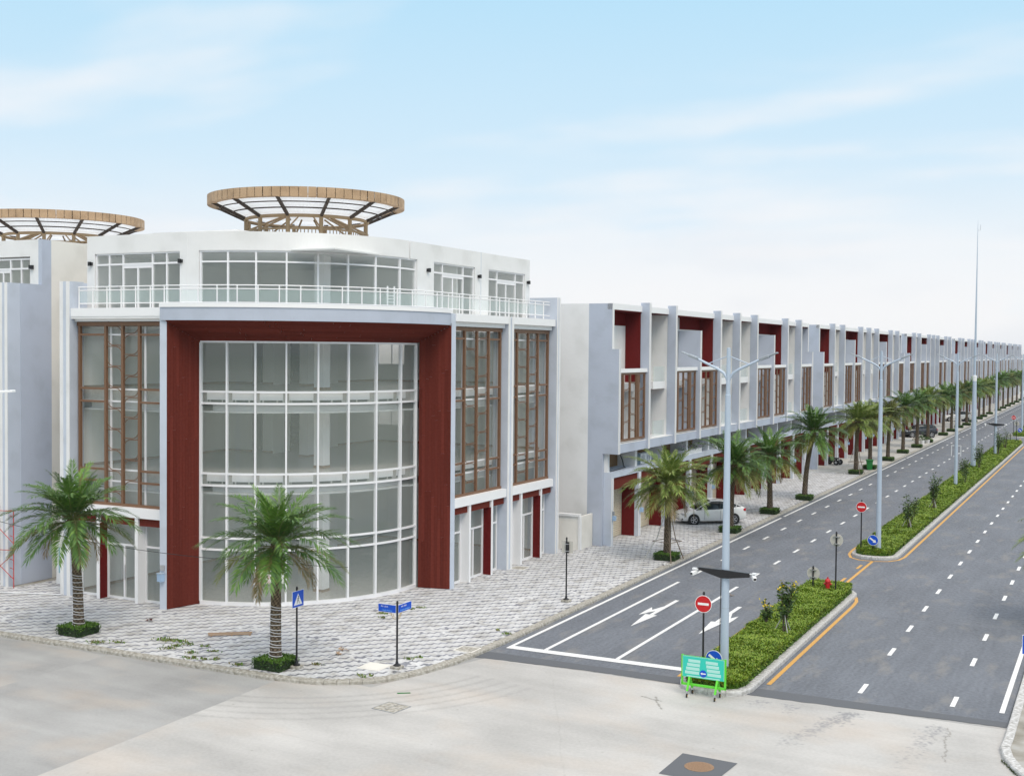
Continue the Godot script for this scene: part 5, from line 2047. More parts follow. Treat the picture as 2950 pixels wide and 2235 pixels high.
func median(nm: String, x0: float, x1: float, z0: float, z1: float, dens: float, single: int, sd: int) -> void:
	var holder := Node3D.new()
	holder.name = numbered(nm)
	add_child(holder)
	holder.set_meta("kind", "structure")
	kerb_line(holder, walk(median_path(x0, x1, z0, z1, 1.0), [0.6]), 1.0, 0.26, 0.05, "median_kerb", single, true)
	var inner := median_path(x0, x1, z0, z1, 1.0, 0.24)
	inner.remove_at(inner.size() - 1)
	var g := Geo.new()
	g.upright(inner, ROAD - 0.01, 0.0)
	part("planting_bed", g, "soil", holder)
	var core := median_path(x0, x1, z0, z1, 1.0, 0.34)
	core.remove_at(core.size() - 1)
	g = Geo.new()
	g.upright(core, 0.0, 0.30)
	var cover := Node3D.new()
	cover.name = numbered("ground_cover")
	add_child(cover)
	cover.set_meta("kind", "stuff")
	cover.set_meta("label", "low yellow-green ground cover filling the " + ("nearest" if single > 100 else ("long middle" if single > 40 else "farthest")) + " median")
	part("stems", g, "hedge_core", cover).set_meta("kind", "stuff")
	var r := RandomNumberGenerator.new()
	r.seed = sd
	var tuft := Geo.new()
	for i in 10:
		var a := r.randf() * TAU
		var d := Vector3(cos(a) * 0.75, r.randf_range(0.35, 1.0), sin(a) * 0.75).normalized()
		var s := d.cross(Vector3.UP).normalized()
		var p := Vector3(r.randfn(0, 0.03), r.randf_range(-0.05, 0.01), r.randfn(0, 0.03))
		var l := r.randf_range(0.07, 0.125)
		var k := r.randf_range(0.7, 1.25)
		tuft.col = Color(k, k, k)
		tuft.tri(p, p + d * l * 0.5 + s * 0.020, p + d * l + Vector3(0, -0.012, 0))
		tuft.tri(p, p + d * l + Vector3(0, -0.012, 0), p + d * l * 0.5 - s * 0.020)
	var hum := noise(sd, 0.5, 3)
	var xf := []
	var cols := []
	var area := (x1 - x0 - 0.6) * absf(z1 - z0)
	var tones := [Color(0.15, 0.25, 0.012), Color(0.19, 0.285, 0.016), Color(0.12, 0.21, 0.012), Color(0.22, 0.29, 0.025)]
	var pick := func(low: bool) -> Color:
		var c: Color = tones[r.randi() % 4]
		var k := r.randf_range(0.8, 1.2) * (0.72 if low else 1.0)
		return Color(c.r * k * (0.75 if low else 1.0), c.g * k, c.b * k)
	for i in int(area * dens):
		var p := Vector2(r.randf_range(x0 + 0.25, x1 - 0.25), r.randf_range(z1 + 0.25, z0 - 0.25))
		# nearer ground gets more leaves
		if dens < 300 and r.randf() > clampf(95.0 / absf(p.y), 0.25, 1.0): continue
		if not Geometry2D.is_point_in_polygon(p, inner): continue
		var s := r.randf_range(0.8, 1.35) * clampf(absf(p.y) / 65.0, 1.0, 1.9)
		var y := 0.34 + hum.get_noise_2d(p.x, p.y) * 0.13 + r.randf_range(-0.05, 0.03)
		xf.append(Transform3D(Basis(Vector3.UP, r.randf() * TAU) * Basis(Vector3.RIGHT, r.randfn(0, 0.3)) * Basis.from_scale(Vector3(s, s, s)), Vector3(p.x, y, p.y)))
		cols.append(pick.call(false))
	var rim := walk(median_path(x0, x1, z0, z1, 1.0, 0.27), [0.05 if dens > 300 else 0.12])
	for i in rim.size() - 1:
		var d := (rim[i + 1] - rim[i]).normalized().orthogonal()
		for k in 5:
			var s := r.randf_range(0.8, 1.3) * clampf(absf(rim[i].y) / 65.0, 1.0, 1.9)
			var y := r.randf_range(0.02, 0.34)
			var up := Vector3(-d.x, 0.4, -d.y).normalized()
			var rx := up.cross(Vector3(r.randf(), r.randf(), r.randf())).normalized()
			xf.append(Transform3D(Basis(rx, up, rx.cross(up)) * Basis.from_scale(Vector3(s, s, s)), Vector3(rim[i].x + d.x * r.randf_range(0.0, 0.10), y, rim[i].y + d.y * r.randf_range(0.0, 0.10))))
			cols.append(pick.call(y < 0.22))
	var mm := MultiMesh.new()
	mm.transform_format = MultiMesh.TRANSFORM_3D
	mm.use_colors = true
	mm.mesh = tuft.mesh(M["leaf"])
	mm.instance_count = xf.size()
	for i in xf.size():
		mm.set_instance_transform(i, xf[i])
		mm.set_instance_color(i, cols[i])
	var mi := MultiMeshInstance3D.new()
	mi.name = "leaf_tufts"
	mi.multimesh = mm
	mi.set_meta("kind", "stuff")
	cover.add_child(mi)


func sapling(at: Vector3, label: String, h: float, w: float, sd: int, flowers: bool, stakes: bool, dens := 1.0) -> void:
	var t := thing("young_tree", label, "young tree", at, 0, "young trees on the medians")
	var r := RandomNumberGenerator.new()
	r.seed = sd
	var wood := Geo.new()
	var lv := Geo.new()
	var tones := [Color(0.035, 0.075, 0.018), Color(0.05, 0.10, 0.02), Color(0.07, 0.125, 0.03), Color(0.10, 0.15, 0.035)]
	for s in 6:
		var a := r.randf() * TAU
		var p := Vector3(r.randfn(0, 0.03), 0.0, r.randfn(0, 0.03))
		var reach := w * r.randf_range(0.2, 0.75) * (0.3 if s == 0 else 1.0)
		var top := Vector3(sin(a) * reach, h * r.randf_range(0.55, 1.0) if s > 0 else h, cos(a) * reach)
		var m := p.lerp(top, 0.5) + Vector3(r.randfn(0, 0.04), 0.08, r.randfn(0, 0.04))
		wood.col = Color(0.10, 0.075, 0.055)
		wood.tube([p, m, top], [0.026, 0.016, 0.006], 5, false)
		for i in int(95 * dens):
			var f := r.randf_range(0.35, 1.0)
			var q: Vector3 = p.lerp(m, f * 2) if f < 0.5 else m.lerp(top, f * 2 - 1)
			q += Vector3(r.randfn(0, w * 0.16), r.randfn(0, h * 0.045), r.randfn(0, w * 0.16))
			leaf_quad(lv, q, 0.15, r, tones, 0.4)
		if flowers:
			for i in 10:
				leaf_quad(lv, top + Vector3(r.randfn(0, 0.07), r.randfn(-0.02, 0.07), r.randfn(0, 0.07)), 0.11, r, [Color(0.70, 0.52, 0.01)], 0.6)
	part("stems", wood, "bark", t)
	part("foliage", lv, "leaf", t)
	if stakes:
		for i in 3:
			var a := 0.6 + TAU * i / 3
			var g := Geo.new()
			g.tube([Vector3(sin(a) * 0.42, 0, cos(a) * 0.42), Vector3(sin(a) * 0.04, 0.75, cos(a) * 0.04)], [0.018], 5)
			part("stake", g, "pale_stake", t)


func medians() -> void:
	median("near_median", -12.82, -10.40, -37.30, -56.6, 520.0, 110, 301)
	median("middle_median", -12.9, -10.45, -66.25, -161.0, 150.0, 60, 302)
	median("far_median", -12.9, -10.45, -173.6, -330.0, 45.0, 30, 303)
	sapling(Vector3(-11.1, 0.25, -45.2), "bushy young tree with yellow flowers and white stakes on the nearest median", 1.95, 0.55, 11, true, true)
	sapling(Vector3(-12.1, 0.25, -46.3), "small sprig with yellow flowers beside the nearest median's young tree", 0.95, 0.4, 12, true, false, 0.45)
	var d := ["leafy young tree nearest the junction on the middle median", "slim young tree second along the middle median", "dense young tree just before the tall mast", "dark young tree just beyond the tall mast", "dark young tree beside the fourth lamp post", "pale thin young tree near the far end of the middle median"]
	var p := [[-11.3, -76.3, 2.0, 0.75], [-11.15, -86.3, 2.3, 0.5], [-11.1, -104.6, 2.2, 0.8], [-11.45, -119.0, 2.3, 0.6], [-11.3, -136.0, 2.6, 0.7], [-11.4, -146.5, 2.3, 0.9]]
	for i in 6:
		sapling(Vector3(p[i][0], 0.25, p[i][1]), d[i], p[i][2], p[i][3], 20 + i, false, i < 2, 0.5 if i == 5 else 1.0)
	for i in 3:
		sapling(Vector3(-11.4, 0.25, -190.0 - i * 14), ["first", "second", "third"][i] + " young tree on the farthest median", 2.3, 0.8, 40 + i, false, false)


# ---------------------------------------------------------------- street furniture
func street_lamp(at: Vector3, label: String, extra: String) -> void:
	var t := thing("street_lamp", label, "street lamp", at, 0, "twin-armed street lamps on the median")
	var g := Geo.new()
	g.lathe(Vector3.ZERO, [Vector2(0.19, 0.0), Vector2(0.19, 0.04), Vector2(0.155, 0.06), Vector2(0.145, 0.5), Vector2(0.095, 9.4), Vector2(0.075, 9.42), Vector2(0.065, 10.95), Vector2(0.0, 10.96)], 12)
	part("pole", g, "pole_paint", t)
	for s in [-1.0, 1.0]:
		g = Geo.new()
		g.tube([Vector3(0, 9.75, 0), Vector3(s * 0.05, 9.95, 0), Vector3(s * 0.16, 10.12, 0), Vector3(s * 0.38, 10.26, 0), Vector3(s * 1.15, 10.62, 0)], [0.05, 0.05, 0.048, 0.045, 0.04], 8)
		part("arm", g, "pole_paint", t)
		g = Geo.new()
		g.tube([Vector3(s * 0.05, 10.67, 0), Vector3(s * 0.68, 10.43, 0)], [0.018], 6)
		part("brace", g, "pole_paint", t)
		g = Geo.new()
		var bs := Basis(Vector3(0, 0, 1), s * 0.36) * (Basis() if s > 0 else Basis(Vector3.UP, PI))
		g.bevel_box(Vector3(s * 1.20, 10.64, 0), Vector3(0.34, 0.09, 0.24), 0.02, bs)
		g.bevel_box(Vector3(s * 1.42, 10.73, 0), Vector3(0.46, 0.045, 0.20), 0.015, bs)
		part("lamp_head", g, "lamp_head", t)
	if extra == "camera":
		g = Geo.new()
		g.prism(PackedVector2Array([Vector2(-0.88, 3.62), Vector2(-0.88, 3.54), Vector2(-0.12, 3.33), Vector2(0.12, 3.33), Vector2(0.86, 3.43), Vector2(0.86, 3.56), Vector2(0, 3.60)]), Transform3D(Basis(), Vector3(0, 0, 0.10)), 0.10)
		part("camera_arm", g, "black_paint", t)
		for s in [-1.0, 1.0]:
			g = Geo.new()
			var bs := Basis(Vector3.UP, 0.5 * s) * Basis(Vector3.RIGHT, 0.25)
			g.bevel_box(Vector3(s * 1.02, 3.44, 0.2), Vector3(0.12, 0.12, 0.26), 0.02, bs)
			g.box(Vector3(s * 1.02, 3.56, 0.15), Vector3(0.14, 0.05, 0.12))
			g.box(Vector3(s * 0.92, 3.54, 0.15), Vector3(0.2, 0.03, 0.05))
			var cam := part("security_camera", g, "white_plastic", t)
			g = Geo.new()
			g.box(Vector3(s * 1.02, 3.44, 0.2) + bs.z * 0.132, Vector3(0.09, 0.08, 0.006), bs)
			part("lens", g, "black_paint", cam)
		g = Geo.new()
		g.tube([Vector3(-0.16, 0.3, 0.06), Vector3(-0.13, 3.34, 0.08)], [0.014], 5)
		part("cable", g, "black_paint", t)
	elif extra == "bracket":
		g = Geo.new()
		for s in [-1.0, 1.0]:
			g.slab(s * 0.13, s * 0.36, 3.52, 3.57, -0.02, 0.02)
			g.slab(s * 0.33, s * 0.37, 2.7, 3.52, -0.02, 0.02)
		part("banner_bracket", g, "white_plastic", t)
	for y in [2.3, 1.3]:
		g = Geo.new()
		g.lathe(Vector3(0, y, 0), [Vector2(0.142 - y * 0.004, 0), Vector2(0.146 - y * 0.004, 0.01), Vector2(0.142 - y * 0.004, 0.02)], 12)
		part("band", g, "lamp_head", t)


func post(t: Node3D, h: float, base := true) -> void:
	var g := Geo.new()
	g.lathe(Vector3.ZERO, [Vector2(0.035, 0.0), Vector2(0.033, h - 0.10), Vector2(0.042, h - 0.09), Vector2(0.045, h - 0.06), Vector2(0.03, h - 0.045), Vector2(0.034, h - 0.02), Vector2(0.0, h)], 10)
	part("post", g, "black_paint", t)
	if base:
		g = Geo.new()
		g.lathe(Vector3.ZERO, [Vector2(0.13, 0.09), Vector2(0.13, 0.12), Vector2(0.06, 0.16), Vector2(0.036, 0.26)], 10)
		part("foot", g, "black_paint", t)
		g = Geo.new()
		g.bevel_box(Vector3(0, 0.045, 0), Vector3(0.36, 0.09, 0.36), 0.015)
		part("plinth", g, "kerb", t)


func disc(y: float, r: float, z: float, d: float) -> Geo:
	var g := Geo.new()
	g.lathe(Vector3(0, y, z), [Vector2(0, 0), Vector2(r, 0), Vector2(r, d), Vector2(0, d)], 32, Basis(Vector3.RIGHT, PI / 2))
	return g


func round_sign(nm: String, at: Vector3, label: String, y: float, top: float, kind: String, turn := 0.0) -> void:
	var t := thing(nm, label, "road sign", at, turn, "round road signs on the medians")
	post(t, top - at.y, false)
	y -= at.y
	var r := 0.285
	if kind == "back":
		part("sign_plate", disc(y, r, -0.06, 0.012), "sign_back", t)
		for s in [-0.16, 0.16]:
			part("clamp", bx(-0.14, 0.14, y + s - 0.014, y + s + 0.014, -0.046, 0.04), "steel", t)
		return
	part("sign_rim", disc(y, r, 0.036, 0.012), "sign_white", t)
	part("sign_plate", disc(y, r - 0.018, 0.048, 0.003), "sign_red" if kind == "red" else "sign_blue", t)
	var g := Geo.new()
	if kind == "red":
		g.slab(-0.185, 0.185, y - 0.038, y + 0.038, 0.051, 0.054)
	else:
		var a := PackedVector2Array([Vector2(-0.21, 0.04), Vector2(0.06, 0.04), Vector2(0.06, 0.105), Vector2(0.21, 0.0), Vector2(0.06, -0.105), Vector2(0.06, -0.04), Vector2(-0.21, -0.04)])
		g.prism(a, Transform3D(Basis(Vector3(0, 0, 1), -0.62), Vector3(0, y, 0.051)), 0.003)
	part("sign_symbol", g, "sign_white", t)


func walker(t: Node3D, w: float, h: float, y: float) -> void:
	# blue plate, white triangle, striding figure
	part("sign_rim", bx(-w / 2, w / 2, y, y + h, 0.036, 0.048), "sign_white", t)
	part("sign_plate", bx(-w / 2 + 0.012, w / 2 - 0.012, y + 0.012, y + h - 0.012, 0.048, 0.051), "sign_blue", t)
	var g := Geo.new()
	g.prism(PackedVector2Array([Vector2(-w * 0.36, y + h * 0.14), Vector2(w * 0.36, y + h * 0.14), Vector2(0, y + h * 0.83)]), Transform3D(Basis(), Vector3(0, 0, 0.051)), 0.003)
	part("sign_symbol", g, "sign_white", t)
	g = Geo.new()
	var c := y + h * 0.36
	for l in [[0.0, 0.06, 0.005, 0.125, 0.017], [0.0, 0.06, -0.045, 0.015, 0.013], [-0.045, 0.015, -0.055, -0.075, 0.012], [0.0, 0.06, 0.035, 0.0, 0.013], [0.035, 0.0, 0.06, -0.075, 0.012], [0.005, 0.12, -0.05, 0.075, 0.009], [0.005, 0.12, 0.055, 0.085, 0.009]]:
		var a := Vector3(l[0], c + l[1], 0.056)
		var b := Vector3(l[2], c + l[3], 0.056)
		var d := (b - a).normalized()
		g.box((a + b) * 0.5, Vector3(a.distance_to(b) + l[4], l[4] * 1.6, 0.004), Basis(d, Vector3(0, 0, 1).cross(d), Vector3(0, 0, 1)))
	g.lathe(Vector3(0.012, c + 0.158, 0.054), [Vector2(0, 0), Vector2(0.024, 0), Vector2(0.024, 0.004), Vector2(0, 0.004)], 12, Basis(Vector3.RIGHT, PI / 2))
	part("walking_figure", g, "sign_black", t)


func street_furniture() -> void:
	street_lamp(Vector3(-11.63, 0.0, -39.28), "nearest twin-armed street lamp, carrying a black camera arm over the near median", "camera")
	street_lamp(Vector3(-11.48, 0.0, -67.15), "second twin-armed street lamp, at the near tip of the middle median", "")
	street_lamp(Vector3(-11.65, 0.0, -102.7), "third twin-armed street lamp, with a white banner bracket on its post", "bracket")
	street_lamp(Vector3(-11.7, 0.0, -137.4), "fourth twin-armed street lamp, far black camera arm on its post", "camera")
	street_lamp(Vector3(-12.1, 0.0, -181.7), "fifth twin-armed street lamp, farthest one near the right edge", "")
	street_lamp(Vector3(-12.0, 0.0, -222.0), "sixth twin-armed street lamp, faint at the far end of the road", "")
	# lamp head that reaches in at the left edge, with its post out of frame
	var s := thing("side_street_lamp", "pale lamp head reaching in at the left edge above the cross street", "street lamp", Vector3(-32.6, ROAD, -24.4))
	var g := Geo.new()
	g.lathe(Vector3.ZERO, [Vector2(0.16, 0), Vector2(0.15, 0.4), Vector2(0.08, 9.4), Vector2(0, 9.42)], 10)
	part("pole", g, "pole_paint", s)
	g = Geo.new()
	g.tube([Vector3(0, 9.0, 0), Vector3(0.4, 9.3, -0.1), Vector3(2.6, 9.52, -0.82)], [0.05, 0.045, 0.04], 8)
	part("arm", g, "pole_paint", s)
	g = Geo.new()
	g.bevel_box(Vector3(3.05, 9.57, -0.97), Vector3(0.85, 0.07, 0.24), 0.02, Basis(Vector3.UP, 0.32) * Basis(Vector3(0, 0, 1), 0.08))
	part("lamp_head", g, "white_plastic", s)
	# mast
	var m := thing("lightning_mast", "very tall thin grey mast rising from the middle median", "mast", Vector3(-12.15, 0.0, -120.4))
	g = Geo.new()
	g.lathe(Vector3.ZERO, [Vector2(0.24, 0), Vector2(0.22, 4.0), Vector2(0.17, 8.4), Vector2(0.12, 8.45), Vector2(0.085, 14.0), Vector2(0.045, 19.0), Vector2(0.018, 22.6), Vector2(0.0, 23.4)], 10)
	part("pole", g, "pole_paint", m)
	g = Geo.new()
	g.lathe(Vector3(0, 8.35, 0), [Vector2(0.19, 0), Vector2(0.19, 0.5), Vector2(0.11, 0.55)], 10)
	part("collar", g, "white_plastic", m)
	g = Geo.new()
	g.tube([Vector3(0, 22.3, 0), Vector3(0.22, 22.3, 0), Vector3(0.24, 22.8, 0)], [0.015], 5)
	part("side_rod", g, "lamp_head", m)
	round_sign("no_entry_sign", Vector3(-12.06, 0.0, -38.3), "red no entry sign on a black post at the near tip of the near median", 2.58, 2.99, "red")
	round_sign("keep_right_sign", Vector3(-11.74, 0.0, -38.5), "low blue arrow sign behind the green board", 0.77, 1.10, "blue")
	round_sign("no_entry_sign", Vector3(-12.36, 0.0, -67.0), "red no entry sign at the tip of the middle median", 2.55, 2.95, "red")
	round_sign("keep_right_sign", Vector3(-11.70, 0.0, -66.85), "low blue arrow sign at the tip of the middle median", 0.83, 1.22, "blue")
	round_sign("no_entry_sign", Vector3(-12.65, 0.0, -174.6), "small distant red no entry sign near the right edge", 2.5, 2.9, "red")
	round_sign("keep_right_sign", Vector3(-11.85, 0.0, -174.4), "small distant blue arrow sign near the right edge", 0.86, 1.25, "blue")
	round_sign("sign_seen_from_behind", Vector3(-11.12, 0.0, -54.5), "tall pale round sign seen from behind, on the near median's far end", 2.54, 2.94, "back")
	round_sign("sign_seen_from_behind", Vector3(-12.12, 0.0, -54.5), "low pale round sign seen from behind, left of the hydrant", 0.98, 1.33, "back")
	round_sign("sign_seen_from_behind", Vector3(-11.2, 0.0, -159.4), "distant tall sign post seen from behind on the middle median's far end", 2.5, 2.85, "back")
	round_sign("sign_seen_from_behind", Vector3(-11.9, 0.0, -159.6), "distant low sign seen from behind on the middle median's far end", 0.95, 1.25, "back")
	# hydrant
	var h := thing("fire_hydrant", "red fire hydrant standing in the ground cover on the near median", "fire hydrant", Vector3(-11.49, 0.0, -54.6))
	g = Geo.new()
	g.lathe(Vector3.ZERO, [Vector2(0.13, 0.2), Vector2(0.13, 0.25), Vector2(0.10, 0.26), Vector2(0.10, 0.62), Vector2(0.125, 0.63), Vector2(0.125, 0.68), Vector2(0.10, 0.74), Vector2(0.05, 0.80)], 14)
	g.lathe(Vector3.ZERO, [Vector2(0.09, 0.0), Vector2(0.09, 0.2)], 12)
	part("body", g, "hydrant_red", h)
	g = Geo.new()
	g.lathe(Vector3(0, 0.80, 0), [Vector2(0.03, 0), Vector2(0.03, 0.06), Vector2(0, 0.065)], 6)
	part("cap_nut", g, "hydrant_red", h)
	for s2 in [-1.0, 1.0]:
		g = Geo.new()
		g.lathe(Vector3(s2 * 0.08, 0.55, 0), [Vector2(0.05, 0), Vector2(0.05, 0.07), Vector2(0.03, 0.08), Vector2(0.03, 0.10), Vector2(0, 0.10)], 10, Basis(Vector3(0, 0, 1), -s2 * PI / 2))
		part("outlet", g, "hydrant_red", h)
	# pedestrian crossing signs
	var c := thing("crossing_sign", "blue pedestrian crossing sign on a black post beside the middle palm", "road sign", Vector3(-24.78, 0, -33.43), PI / 2)
	post(c, 2.78)
	walker(c, 0.64, 0.56, 2.08)
	c = thing("crossing_sign", "blue sign cut by the right edge, on the right pavement", "road sign", Vector3(-2.08, 0, -38.1), 0.0)
	post(c, 2.85)
	walker(c, 0.64, 0.56, 2.14)
	# street name sign: two blades on one post
	c = thing("street_name_sign", "black post with two blue street name blades at the corner of the pavement", "street sign", Vector3(-21.77, 0, -35.0))
	post(c, 2.31)
	for k in 2:
		var f := Transform3D(Basis(), Vector3(-0.04, 0, 0)) if k == 0 else Transform3D(Basis(Vector3.UP, PI / 2), Vector3(0, 0, -0.04))
		var x0 := -0.72 if k == 0 else 0.0
		var x1 := 0.0 if k == 0 else 0.86
		var plate := part("name_blade", bx(x0, x1, 1.87, 2.15, -0.012, 0.012), "sign_white", c)
		plate.transform = f
		part("blade_face", bx(x0 + 0.012, x1 - 0.012, 1.882, 2.138, 0.012, 0.015), "sign_blue", plate)
		var mid := (x0 + x1) / 2
		mat("sign_sky", Color(0.20, 0.52, 0.85), 0.5)
		glyphs(plate, Vector3(mid - 0.24, 2.045, 0.016), 0.055, [1, 2, 3, 0, 4, 5, 2, 4] if k == 0 else [2, 1, 4, 3, 0, 5, 1, 2, 4, 3], "sign_white")
		letters("Celadt Avenue" if k == 0 else "St-Moatro Boulevard", 0.065, "sign_sky", plate, Transform3D(Basis(), Vector3(mid, 1.94, 0.015)), 0.0, false)
		g = Geo.new()
		var q := -1.0 if k == 0 else 1.0
		for rr in [0.17, 0.11]:
			var pts := []
			for i in 11:
				var a := PI / 2 * i / 10
				pts.append(Vector3(q * (0.02 + rr * sin(a)), 1.86 - rr * cos(a) * 1.15, 0))
			g.tube(pts, [0.009], 5)
		var sp := []
		for i in 15: sp.append(Vector3(q * (0.21 + 0.035 * cos(i * 0.5)), 1.83 + 0.035 * sin(i * 0.5), 0))
		g.tube(sp, [0.008], 4)
		part("scroll_bracket", g, "brass", c).transform = f
	# plain signal plate near the right front
	c = thing("plate_sign", "black post with a grey plate seen from behind, near the kerb", "road sign", Vector3(-21.22, 0, -47.85))
	post(c, 2.80)
	part("sign_plate", bx(-0.25, 0.27, 2.10, 2.62, -0.062, -0.05), "sign_back", c)
	part("lamp_box", bx(-0.035, 0.10, 2.12, 2.58, -0.05, 0.03), "black_paint", c)
	for y in [2.2, 2.5]:
		part("clamp", bx(-0.06, 0.12, y - 0.013, y + 0.013, -0.052, 0.042), "steel", c)
	green_board()


func green_board() -> void:
	var t := thing("wheeled_notice_board", "green and teal traffic notice board on castors at the near tip of the median", "notice board", Vector3(-11.62, ROAD, -36.95), -0.03)
	var w := 0.70
	part("backing", bx(-w, w, 0.60, 1.29, -0.015, 0.0), "board_green", t)
	part("print", bx(-w + 0.01, w - 0.01, 0.61, 1.28, 0.0, 0.004), "board_teal", t)
	# pale shopfront bands left and right of a darker street, as printed
	var g := Geo.new()
	for k in 4:
		var y := 1.16 - k * 0.125
		g.slab(-0.50 + k * -0.035, -0.10 - k * 0.012, y - 0.075, y + 0.02, 0.004, 0.006)
		g.slab(0.08 + k * 0.02, 0.48 + k * 0.035, y - 0.075, y + 0.02, 0.004, 0.006)
	g.slab(-0.55, 0.55, 0.625, 0.66, 0.004, 0.006)
	part("printed_shops", g, "board_pale", t)
	g = Geo.new()
	for s in [-1.0, 1.0]:
		g.slab(s * (w - 0.012), s * (w - 0.018), 0.62, 1.27, 0.004, 0.006)
	g.slab(-w + 0.02, w - 0.02, 1.262, 1.268, 0.004, 0.006)
	part("printed_border", g, "sign_white", t)
	part("direction_disc", disc(0.765, 0.115, 0.004, 0.004), "sign_blue", t)
	g = Geo.new()
	g.prism(PackedVector2Array([Vector2(0.085, 0.018), Vector2(-0.03, 0.018), Vector2(-0.03, 0.045), Vector2(-0.09, 0.0), Vector2(-0.03, -0.045), Vector2(-0.03, -0.018), Vector2(0.085, -0.018)]), Transform3D(Basis(), Vector3(0, 0.765, 0.0085)), 0.003)
	part("direction_arrow", g, "sign_white", t)
	g = Geo.new()
	for s in [-1.0, 1.0]:
		g.slab(s * (w - 0.02), s * (w + 0.04), 0.36, 1.3, -0.06, -0.016)
	g.slab(-w - 0.04, w + 0.04, 0.33, 0.40, -0.06, -0.016)
	part("frame", g, "board_green", t)
	for s in [-1.0, 1.0]:
		g = Geo.new()
		for q in [1.0, -1.0]:
			var a := Vector3(s * 0.46, 0.62, -0.04 + q * 0.02)
			var b := Vector3(s * 0.46, 0.20, -0.04 + q * 0.24)
			var d := (b - a).normalized()
			g.box((a + b) * 0.5, Vector3(0.06, a.distance_to(b), 0.045), Basis(Vector3.RIGHT, -d, Vector3.RIGHT.cross(-d)))
		part("leg", g, "board_green", t)
		for q in [1.0, -1.0]:
			g = Geo.new()
			g.lathe(Vector3(s * 0.46 - 0.02, 0.065, -0.04 + q * 0.26), [Vector2(0, 0), Vector2(0.05, 0), Vector2(0.065, 0.008), Vector2(0.065, 0.032), Vector2(0.05, 0.04), Vector2(0, 0.04)], 14, Basis(Vector3(0, 0, 1), -PI / 2))
			var wh := part("castor", g, "rubber", t)
			g = Geo.new()
			g.lathe(Vector3(s * 0.46 - 0.024, 0.065, -0.04 + q * 0.26), [Vector2(0, 0), Vector2(0.036, 0), Vector2(0.036, 0.048), Vector2(0, 0.048)], 12, Basis(Vector3(0, 0, 1), -PI / 2))
			part("hub", g, "brass", wh)
			part("fork", bx(s * 0.46 - 0.03, s * 0.46 + 0.03, 0.13, 0.21, -0.07 + q * 0.25, -0.02 + q * 0.25), "steel", wh)


# ---------------------------------------------------------------- vehicles
func loft(g: Geo, secs: Array) -> void:
	var n: int = secs[0].size()
	var nr := []
	for i in secs.size():
		var row := []
		for j in n:
			var a: Vector3 = secs[mini(i + 1, secs.size() - 1)][j] - secs[maxi(i - 1, 0)][j]
			var b: Vector3 = secs[i][mini(j + 1, n - 1)] - secs[i][maxi(j - 1, 0)]
			row.append(b.cross(a).normalized())
		nr.append(row)
	for i in secs.size() - 1:
		for j in n - 1:
			g.smooth_quad([secs[i][j], secs[i][j + 1], secs[i + 1][j + 1], secs[i + 1][j]], [nr[i][j], nr[i][j + 1], nr[i + 1][j + 1], nr[i + 1][j]])


